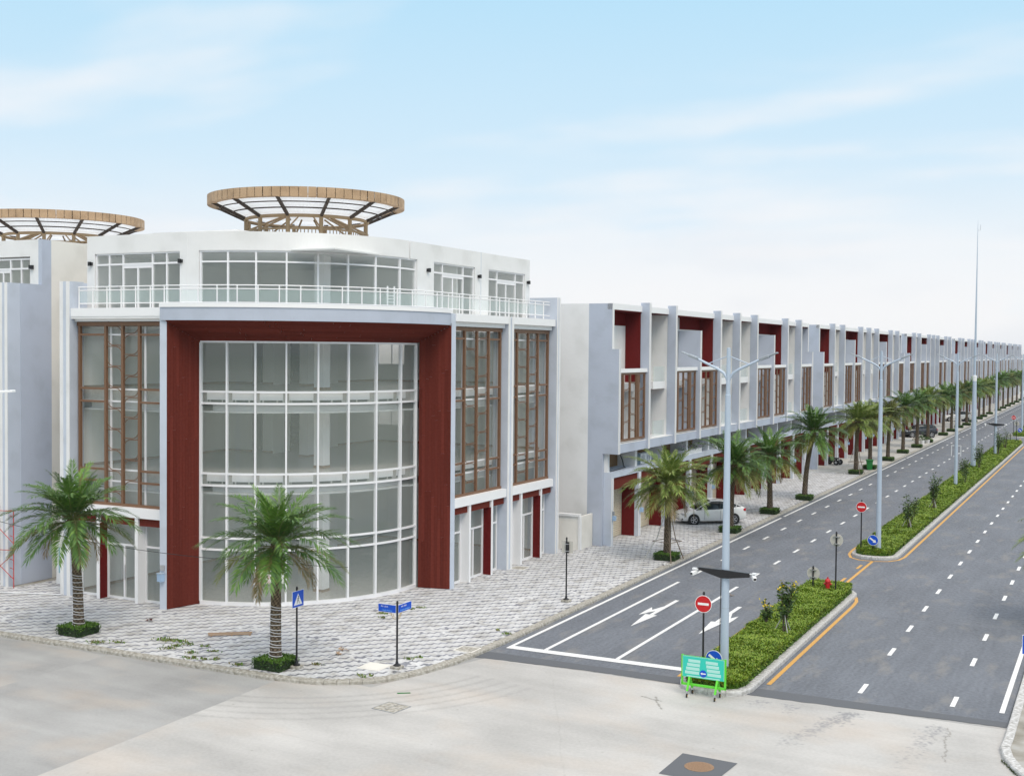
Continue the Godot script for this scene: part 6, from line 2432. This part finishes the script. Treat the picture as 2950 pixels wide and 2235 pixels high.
func car(nm: String, label: String, at: Vector3, turn: float, paint: String, suv: bool) -> void:
	var t := thing(nm, label, "car", at, turn, "cars parked in front of the shops")
	var k := 1.0
	var zs := [-2.22, -2.16, -2.0, -1.62, -1.1, -0.4, 0.4, 0.95, 1.35, 1.75, 2.02, 2.18, 2.24]
	var hw := [0.60, 0.72, 0.80, 0.845, 0.85, 0.85, 0.85, 0.85, 0.845, 0.81, 0.74, 0.62, 0.48]
	var yb := [0.42, 0.32, 0.26, 0.22, 0.20, 0.19, 0.19, 0.19, 0.20, 0.21, 0.23, 0.28, 0.36]
	var yd := [0.82, 0.97, 1.06, 1.07, 1.03, 0.985, 0.955, 0.94, 0.885, 0.81, 0.74, 0.66, 0.56]
	var gz := [-1.95, -1.5, -1.05, -0.4, 0.15, 0.62, 1.18]
	var gy := [1.06, 1.26, 1.41, 1.48, 1.465, 1.27, 0.93]
	var lift := 0.0
	if suv:
		lift = 0.17
		gz = [-2.1, -1.86, -1.55, -0.4, 0.2, 0.65, 1.2]
		gy = [1.02, 1.33, 1.48, 1.53, 1.50, 1.29, 0.95]
		yd[0] = 0.95; yd[1] = 1.05; yd[2] = 1.08
	var secs := []
	for i in zs.size():
		var w: float = hw[i] * (1.06 if suv else 1.0)
		var b: float = yb[i] + lift
		var d: float = yd[i] + lift
		var half := [Vector3(0, b, zs[i]), Vector3(w * 0.80, b, zs[i]), Vector3(w * 0.965, b + 0.07, zs[i]), Vector3(w, b + (d - b) * 0.40, zs[i]), Vector3(w * 0.975, d - (d - b) * 0.30, zs[i]), Vector3(w * 0.955, d - 0.07, zs[i]), Vector3(w * 0.86, d - 0.005, zs[i]), Vector3(w * 0.5, d + 0.025, zs[i]), Vector3(0, d + 0.035, zs[i])]
		var row := []
		for j in range(1, 9): row.append(half[j])
		for j in range(7, 0, -1): row.append(Vector3(-half[j].x, half[j].y, zs[i]))
		row.append(half[1])
		secs.append(row)
	var g := Geo.new()
	loft(g, secs)
	for e in [0, zs.size() - 1]:
		var c := Vector3(0, (secs[e][0].y + secs[e][7].y) * 0.5, zs[e])
		for j in 15:
			if e == 0: g.tri(c, secs[e][j + 1], secs[e][j])
			else: g.tri(c, secs[e][j], secs[e][j + 1])
	part("body", g, paint, t)
	# greenhouse
	secs = []
	for i in gz.size():
		var edge: bool = i == 0 or i == gz.size() - 1
		var wt := 0.60 if not edge else 0.66
		var y: float = gy[i] + lift
		var yy := 0.93 + lift
		secs.append([Vector3(0.775, yy, gz[i]), Vector3(lerpf(0.775, wt, 0.55), lerpf(yy, y, 0.6), gz[i]), Vector3(wt, y - 0.03, gz[i]), Vector3(wt * 0.6, y, gz[i]), Vector3(0, y + 0.012, gz[i]), Vector3(-wt * 0.6, y, gz[i]), Vector3(-wt, y - 0.03, gz[i]), Vector3(-lerpf(0.775, wt, 0.55), lerpf(yy, y, 0.6), gz[i]), Vector3(-0.775, yy, gz[i])])
	g = Geo.new()
	loft(g, secs)
	part("windows", g, "car_glass", t)
	var roof := []
	for i in range(2, 5):
		var row := []
		for j in range(2, 7): row.append(secs[i][j] + Vector3(signf(secs[i][j].x) * 0.012, 0.014, 0))
		roof.append(row)
	g = Geo.new()
	loft(g, roof)
	part("roof", g, paint, t)
	for s in [1.0, -1.0]:
		g = Geo.new()
		var line := []
		for i in gz.size():
			line.append(Vector3(secs[i][2].x * s, secs[i][2].y + 0.008, gz[i]))
		g.tube(line, [0.034], 6)
		part("roof_rail", g, paint, t)
		for z in [[-0.35, -0.42], [-1.42, -1.62]]:
			g = Geo.new()
			g.tube([Vector3(s * 0.785, 0.95 + lift, z[0]), Vector3(s * 0.70, 1.22 + lift, (z[0] + z[1]) / 2), Vector3(s * 0.61, 1.40 + lift, z[1])], [0.03], 5)
			part("door_pillar", g, "black_paint" if z[0] > -1.0 else paint, t)
		g = Geo.new()
		g.lathe(Vector3(s * 0.90, 1.0 + lift, 0.80), [Vector2(0.0, -0.08), Vector2(0.075, -0.06), Vector2(0.085, 0.02), Vector2(0.05, 0.07), Vector2(0, 0.075)], 8)
		part("mirror", g, paint, t)
		for z in [-0.40, 0.66, -1.28]:
			part("door_gap", bx(s * 0.845, s * 0.853 * (1.06 if suv else 1.0), 0.34 + lift, 0.88 + lift, z - 0.006, z + 0.006), "dark_slot", t)
		part("door_handle", bx(s * 0.835, s * 0.862 * (1.05 if suv else 1.0), 0.80 + lift, 0.83 + lift, -0.20, -0.02), paint, t)
		part("door_handle", bx(s * 0.835, s * 0.862 * (1.05 if suv else 1.0), 0.82 + lift, 0.85 + lift, -1.12, -0.94), paint, t)
		g = Geo.new()
		g.bevel_box(Vector3(s * 0.60, 0.66 + lift, 1.985), Vector3(0.36, 0.12, 0.26), 0.03, Basis(Vector3.UP, s * 0.42))
		part("headlight", g, "head_lamp", t)
		g = Geo.new()
		g.bevel_box(Vector3(s * 0.66, 0.90 + lift, -2.03), Vector3(0.28, 0.15, 0.26), 0.03, Basis(Vector3.UP, -s * 0.4))
		part("tail_light", g, "tail_red", t)
		g = Geo.new()
		g.bevel_box(Vector3(s * 0.60, 0.36 + lift, 2.07), Vector3(0.24, 0.10, 0.12), 0.02, Basis(Vector3.UP, s * 0.4))
		part("fog_vent", g, "black_paint", t)
		for z in [1.36, -1.30]:
			var ww = s * 0.853 * (1.06 if suv else 1.0)
			var ax := Basis(Vector3(0, 0, 1), -s * PI / 2)
			var R := 0.315 if not suv else 0.36
			g = Geo.new()
			g.lathe(Vector3(ww - s * 0.20, R, z), [Vector2(0, 0.0), Vector2(R + 0.065, 0.0), Vector2(R + 0.065, 0.197), Vector2(0, 0.199)], 24, ax)
			part("wheel_arch", g, "dark_slot", t)
			g = Geo.new()
			g.lathe(Vector3(ww - s * 0.20, R, z), [Vector2(R * 0.7, 0.0), Vector2(R, 0.03), Vector2(R, 0.19), Vector2(R * 0.93, 0.215), Vector2(R * 0.70, 0.218), Vector2(R * 0.66, 0.20), Vector2(0, 0.20)], 24, ax)
			var wh := part("wheel", g, "rubber", t)
			g = Geo.new()
			for i in 5:
				var a := TAU * i / 5 + 0.3
				var d := Vector3(0, cos(a), sin(a))
				var o := Vector3(ww + s * 0.012, R, z)
				var e := Vector3(0, -sin(a), cos(a))
				g.box(o + d * R * 0.36, Vector3(R * 0.62, 0.055, 0.016), Basis(d, e, d.cross(e)))
			var rim := []
			for i in 25: rim.append(Vector3(ww + s * 0.012, R + cos(TAU * i / 24) * R * 0.66, z + sin(TAU * i / 24) * R * 0.66))
			g.tube(rim, [0.014], 5, false)
			part("rim", g, "alloy", wh)
	part("grille", bx(-0.42, 0.42, 0.56 + lift, 0.66 + lift, 2.16, 2.215), "black_paint", t)
	part("number_plate", bx(-0.25, 0.25, 0.40 + lift, 0.50 + lift, 2.225, 2.25), "sign_white", t)
	part("rear_plate", bx(-0.25, 0.25, 0.62 + lift, 0.72 + lift, -2.25, -2.225), "sign_white", t)


func vehicles() -> void:
	car("parked_car", "white sedan parked nose-in behind the second palm of the row", Vector3(-23.18, 0, -74.6), atan2(-0.78, 0.62), "car_white", false)
	car("parked_car", "black sport utility car parked between the palms", Vector3(-23.35, 0, -165.4), atan2(-0.83, 0.55), "car_black", true)
	car("parked_car", "distant white sport utility car parked beyond the black car", Vector3(-23.6, 0, -208.3), atan2(-0.93, 0.35), "car_white", true)
	# small motor cart by a shop front
	var t := thing("motor_cart", "small dark motor cart with two wheels and a red tank outside a shop", "motor cart", Vector3(-24.9, 0, -119.8), 1.3)
	for z in [-0.55, 0.55]:
		for s in [-0.42, 0.42]:
			var g := Geo.new()
			g.lathe(Vector3(s - 0.05, 0.27, z), [Vector2(0.12, 0), Vector2(0.27, 0.01), Vector2(0.27, 0.09), Vector2(0.12, 0.10)], 16, Basis(Vector3(0, 0, 1), -PI / 2))
			var w := part("wheel", g, "rubber", t)
			g = Geo.new()
			g.lathe(Vector3(s - 0.045, 0.27, z), [Vector2(0, 0), Vector2(0.13, 0), Vector2(0.13, 0.09), Vector2(0, 0.09)], 12, Basis(Vector3(0, 0, 1), -PI / 2))
			part("rim", g, "alloy", w)
	part("chassis", bx(-0.36, 0.36, 0.27, 0.38, -0.75, 0.75), "black_paint", t)
	var g := Geo.new()
	g.bevel_box(Vector3(0, 0.58, -0.35), Vector3(0.66, 0.4, 0.7), 0.05)
	part("engine_cover", g, "car_black", t)
	g = Geo.new()
	g.bevel_box(Vector3(0, 0.86, -0.3), Vector3(0.4, 0.18, 0.45), 0.06)
	part("fuel_tank", g, "hydrant_red", t)
	g = Geo.new()
	g.bevel_box(Vector3(0, 0.62, 0.35), Vector3(0.42, 0.14, 0.4), 0.04)
	g.box(Vector3(0, 0.47, 0.35), Vector3(0.12, 0.2, 0.12))
	part("seat", g, "rubber", t)
	g = Geo.new()
	g.tube([Vector3(0, 0.38, 0.7), Vector3(0, 1.05, 0.55), Vector3(0.3, 1.12, 0.45)], [0.02], 6)
	g.tube([Vector3(0, 1.05, 0.55), Vector3(-0.3, 1.12, 0.45)], [0.02], 6)
	part("handlebar", g, "steel", t)
	# wheelie bin
	t = thing("wheelie_bin", "green wheelie bin by the palm with prop poles", "bin", Vector3(-20.75, 0, -116.0), 0.3)
	g = Geo.new()
	var lo := 0.21
	var hi := 0.28
	var sec := []
	for q in [[0.06, lo], [0.85, hi], [0.9, hi + 0.03]]:
		sec.append([Vector3(q[1], q[0], q[1]), Vector3(-q[1], q[0], q[1]), Vector3(-q[1], q[0], -q[1]), Vector3(q[1], q[0], -q[1]), Vector3(q[1], q[0], q[1])])
	for i in 2:
		for j in 4:
			g.quad(sec[i][j + 1], sec[i][j], sec[i + 1][j], sec[i + 1][j + 1])
	part("tub", g, "bin_green", t)
	g = Geo.new()
	g.bevel_box(Vector3(0, 0.94, 0), Vector3(0.66, 0.09, 0.68), 0.035)
	part("lid", g, "bin_green", t)
	for s in [-0.2, 0.2]:
		g = Geo.new()
		g.lathe(Vector3(s - 0.03, 0.09, -0.24), [Vector2(0, 0), Vector2(0.09, 0), Vector2(0.09, 0.06), Vector2(0, 0.06)], 12, Basis(Vector3(0, 0, 1), -PI / 2))
		part("wheel", g, "rubber", t)


# ---------------------------------------------------------------- small things
func small_things() -> void:
	# overhead cable in front of the left bay
	var g := Geo.new()
	var pts := []
	for i in 25:
		var u := i / 24.0
		pts.append(Vector3(lerpf(-47.0, -24.6, u), lerpf(3.55, 3.0, u) - 0.55 * sin(PI * u), lerpf(-37.4, -36.2, u)))
	g.tube(pts, [0.012], 4)
	tag(part("overhead_cable", g, "black_paint", self), "thin black cable slung across the front of the left bay", "cable")
	# white cabinet in the alley
	var k := thing("white_cabinet", "white cabinet with two pale blue glass doors in the alley on the left", "cabinet", Vector3(-42.5, 0, -40.25), 0.12)
	part("case", bx(-0.72, 0.72, 0.0, 1.86, -0.45, 0.0), "white_plastic", k)
	g = Geo.new()
	g.prism(PackedVector2Array([Vector2(-0.76, 1.862), Vector2(0.76, 1.862), Vector2(0.3, 2.02), Vector2(-0.3, 2.02)]), Transform3D(Basis(), Vector3(0, 0, -0.48)), 0.5)
	part("roof", g, "white_plastic", k)
	mat("pale_blue_glass", Color(0.32, 0.52, 0.58), 0.15)
	for s in [[-0.58, -0.03], [0.03, 0.58]]:
		var d := part("door", bx(s[0], s[1], 0.52, 1.68, 0.0, 0.02), "pale_blue_glass", k)
		part("handle", bx(-0.02 if s[0] > 0 else -0.02, 0.02, 1.05, 1.12, 0.021, 0.05), "white_trim", d)
	# red scaffold frame at the left edge
	var s := thing("scaffold_frame", "red steel scaffold frame standing at the left edge", "scaffold", Vector3(-44.05, 0, -38.5))
	g = Geo.new()
	for q in [[0.0, 0.0], [-0.55, -0.25], [-1.75, 0.0]]:
		g = Geo.new()
		g.tube([Vector3(q[0], 0, q[1]), Vector3(q[0], 3.5, q[1])], [0.022], 6)
		part("upright", g, "scaffold_red", s)
	for y in [0.45, 0.85, 1.25, 1.75, 2.3, 2.75, 3.2, 3.45]:
		g = Geo.new()
		g.tube([Vector3(0, y, 0), Vector3(-0.55, y, -0.25)], [0.016], 5)
		part("rung", g, "scaffold_red", s)
	for q in [[0, 1.7, -1.75, 1.62], [0, 3.45, -1.75, 3.4], [0, 0.4, -1.75, 1.5], [-1.75, 0.3, 0, 1.55], [0, 2.0, -1.75, 3.2]]:
		g = Geo.new()
		g.tube([Vector3(q[0], q[1], 0), Vector3(q[2], q[3], 0)], [0.016], 5)
		part("brace", g, "scaffold_red", s)
	# white pipe lying on the pavement
	g = Geo.new()
	g.tube([Vector3(-47.5, 0.03, -36.3), Vector3(-41.05, 0.03, -38.4)], [0.028], 6)
	tag(part("white_pipe", g, "white_plastic", self), "long thin white pipe lying on the paving at the left", "pipe")
	# weathered timber battens
	var b := thing("timber_battens", "two weathered timber battens nailed together, lying on the paving", "timber", Vector3(-29.85, 0.0, -36.1), 0.62)
	for q in [[-0.82, 0.82, -0.16], [-0.78, 0.80, 0.10]]:
		part("batten", bx(q[0], q[1], 0.03, 0.07, q[2], q[2] + 0.07), "timber", b)
	for x in [-0.7, 0.05, 0.72]:
		part("crosspiece", bx(x, x + 0.06, 0.0, 0.03, -0.2, 0.2), "timber", b)
	hatches()
	weeds()
	litter()


func hatches() -> void:
	var h := thing("manhole", "round rusty manhole cover in a dark asphalt square near the bottom edge", "manhole", Vector3(-9.75, ROAD, -30.75))
	part("asphalt_square", flat_poly([[-0.72, -0.80], [0.84, -0.70], [0.70, 1.08], [-0.76, 1.02]], 0.004), "new_asphalt", h)
	mat("rust_iron", Color(0.40, 0.27, 0.175), 0.8, 0.2, tex(0.03, Color(0.7, 0.65, 0.6), Color(1, 1, 1), 131), 1.5)
	var g := Geo.new()
	g.lathe(Vector3(0.02, 0.004, 0.05), [Vector2(0.39, 0.0), Vector2(0.39, 0.008), Vector2(0.36, 0.010), Vector2(0, 0.010)], 40)
	var lid := part("cover", g, "rust_iron", h)
	g = Geo.new()
	for i in 13:
		var x := -0.33 + i * 0.055
		var l := sqrt(maxf(0.0, 0.33 * 0.33 - x * x))
		if l > 0.03: g.box(Vector3(0.02, 0.0155, 0.05) + Basis(Vector3.UP, 0.8) * Vector3(x, 0, 0), Vector3(0.022, 0.005, l * 2), Basis(Vector3.UP, 0.8))
	part("tread_ribs", g, "rust_iron", lid)
	h = thing("drain_hatch", "square drain hatch of two pale slabs set in the crossing's concrete", "hatch", Vector3(-19.72, ROAD, -31.4), -0.12)
	for i in 2:
		part("slab", bx(-0.42 + i * 0.43, -0.01 + i * 0.43, 0.0, 0.008, -0.40, 0.40), "concrete_slab" if M.has("concrete_slab") else "kerb", h)
	g = Geo.new()
	for q in [[-0.44, 0.44, -0.42, -0.405], [-0.44, 0.44, 0.405, 0.42], [-0.44, -0.425, -0.405, 0.405], [0.425, 0.44, -0.405, 0.405], [-0.008, 0.004, -0.405, 0.405], [-0.3, -0.12, -0.02, -0.008], [0.12, 0.3, -0.02, -0.008]]:
		g.slab(q[0], q[1], 0.0, 0.010, q[2], q[3])
	part("seam", g, "lamp_head", h)
	for q in [[-22.55, -34.8, 0.40, "pale tiled hatch in the paving left of the street name sign", "cream_wall"], [-20.93, -38.42, 0.34, "grey hatch with a pale rim in the paving by the kerb", "kerb"], [-26.55, -54.15, 0.33, "small glassy hatch in the paving before the right front", "kerb"]]:
		var t := thing("paving_hatch", q[3], "hatch", Vector3(q[0], 0, q[1]), 0.0, "")
		part("lid", bx(-q[2], q[2], 0.0, 0.012, -q[2], q[2]), q[4], t)
		g = Geo.new()
		for s in [-1.0, 1.0]:
			g.slab(-q[2] - 0.04, q[2] + 0.04, 0.0, 0.016, s * (q[2] + 0.001), s * (q[2] + 0.04))
			g.slab(s * (q[2] + 0.001), s * (q[2] + 0.04), 0.0, 0.015, -q[2], q[2])
		part("rim", g, "cream_wall", t)


func weeds() -> void:
	var g := Geo.new()
	var r := RandomNumberGenerator.new()
	r.seed = 77
	var spots := [[-31.41, -34.32, 0.5], [-31.1, -34.35, 0.4], [-30.81, -34.4, 0.3], [-30.24, -34.21, 0.35], [-30.43, -33.39, 0.35], [-30.38, -33.82, 0.3], [-29.26, -33.25, 0.3], [-28.73, -32.72, 0.35], [-29.44, -34.25, 0.25], [-28.69, -33.8, 0.22], [-27.9, -32.95, 0.2], [-28.23, -32.77, 0.2], [-32.6, -33.2, 0.3], [-33.3, -32.8, 0.4], [-26.75, -32.75, 0.3], [-26.82, -41.97, 0.3], [-26.41, -41.29, 0.18], [-24.4, -34.11, 0.25], [-22.16, -33.47, 0.14], [-22.37, -33.62, 0.1], [-21.95, -33.7, 0.1], [-26.04, -43.74, 0.22], [-26.21, -43.29, 0.2], [-21.3, -41.61, 0.14], [-20.75, -41.24, 0.2], [-21.87, -36.57, 0.12], [-22.05, -36.18, 0.2]]
	for s in spots:
		for i in int(40 * s[2] / 0.3):
			var p := Vector3(s[0] + r.randfn(0, s[2] * 0.42), 0.0, s[1] + r.randfn(0, s[2] * 0.28))
			leaf_quad(g, p, 0.10, r, [Color(0.09, 0.19, 0.02), Color(0.13, 0.22, 0.03), Color(0.18, 0.20, 0.05), Color(0.16, 0.13, 0.05)], 0.9)
	for i in 170:
		# moss at the foot of the right-hand kerb
		var u := r.randf()
		var a := Vector2(-2.62, -35.0).lerp(Vector2(-2.0, -33.55), u)
		leaf_quad(g, Vector3(a.x - 0.04, ROAD + 0.01, a.y + 0.02), 0.05, r, [Color(0.03, 0.05, 0.015), Color(0.08, 0.10, 0.03)], 0.8)
	var o := part("weeds", g, "leaf", self)
	o.set_meta("kind", "stuff")
	o.set_meta("label", "tufts of weeds growing between the paving bricks")


func litter() -> void:
	var r := RandomNumberGenerator.new()
	r.seed = 12
	var items := [[-24.71, -36.09, "dry brown leaf litter on the paving left of the hatch", "timber"], [-24.47, -35.57, "second scrap of dry leaves on the paving nearer the kerb", "timber"], [-34.2, -36.45, "flat brown scrap on the paving before the left pillar", "red_panel"], [-21.0, -88.6, "crumpled white rubbish by the leaning palm's hedge", "white_plastic"], [-20.5, -58.4, "white plastic scrap in the gutter by the propped palm", "white_plastic"], [-20.55, -71.2, "white plastic bag by the hedge near the sedan", "white_plastic"], [-15.6, -53.0, "dark scrap lying on the road near the lane arrows", "stake"]]
	for q in items:
		var g := Geo.new()
		var y0 := ROAD + 0.009 if q[0] > -20.2 else 0.004
		for i in 14:
			var p := Vector3(r.randfn(0, 0.12), r.randf_range(0.0, 0.07), r.randfn(0, 0.07))
			var a := Vector3(r.randf_range(-1, 1), r.randf_range(0, 0.6), r.randf_range(-1, 1)) * 0.13
			var b := Vector3(r.randf_range(-1, 1), r.randf_range(0, 0.6), r.randf_range(-1, 1)) * 0.13
			g.tri(p, p + a, p + b)
		tag(part("litter", g, q[3], self, Vector3(q[0], y0, q[1])), q[2], "litter")
	var g := Geo.new()
	g.bevel_box(Vector3.ZERO, Vector3(0.42, 0.02, 0.05), 0.004)
	var o := part("green_strip", g, "bin_green", self, Vector3(-20.2, ROAD + 0.01, -32.9))
	o.rotation.y = 0.6
	tag(o, "short green plastic strip on the concrete of the crossing", "litter")
	for i in 3:
		var t := thing("flower_pot", ["white pot with a shrub at the foot of the black car's tail palm", "low white pot with small flowers left of the shrub pot", "square planter box by the kerb beside the white pots"][i], "flower pot", Vector3([-21.3, -21.9, -20.9][i], 0, [-153.5, -152.9, -155.0][i]))
		g = Geo.new()
		g.lathe(Vector3.ZERO, [Vector2(0, 0), Vector2(0.22, 0.0), Vector2(0.3, 0.45), Vector2(0.24, 0.46), Vector2(0.2, 0.4), Vector2(0, 0.4)], 14)
		part("pot", g, "flower_pot", t)
		g = Geo.new()
		for k in 160:
			leaf_quad(g, Vector3(r.randfn(0, 0.2), 0.42 + absf(r.randfn(0, [0.5, 0.15, 0.15][i])), r.randfn(0, 0.2)), 0.16, r, [Color(0.04, 0.09, 0.02), Color(0.07, 0.13, 0.03), Color(0.5, 0.35, 0.3) if i == 1 else Color(0.06, 0.12, 0.02)], 0.6)
		part("shrub", g, "leaf", t)
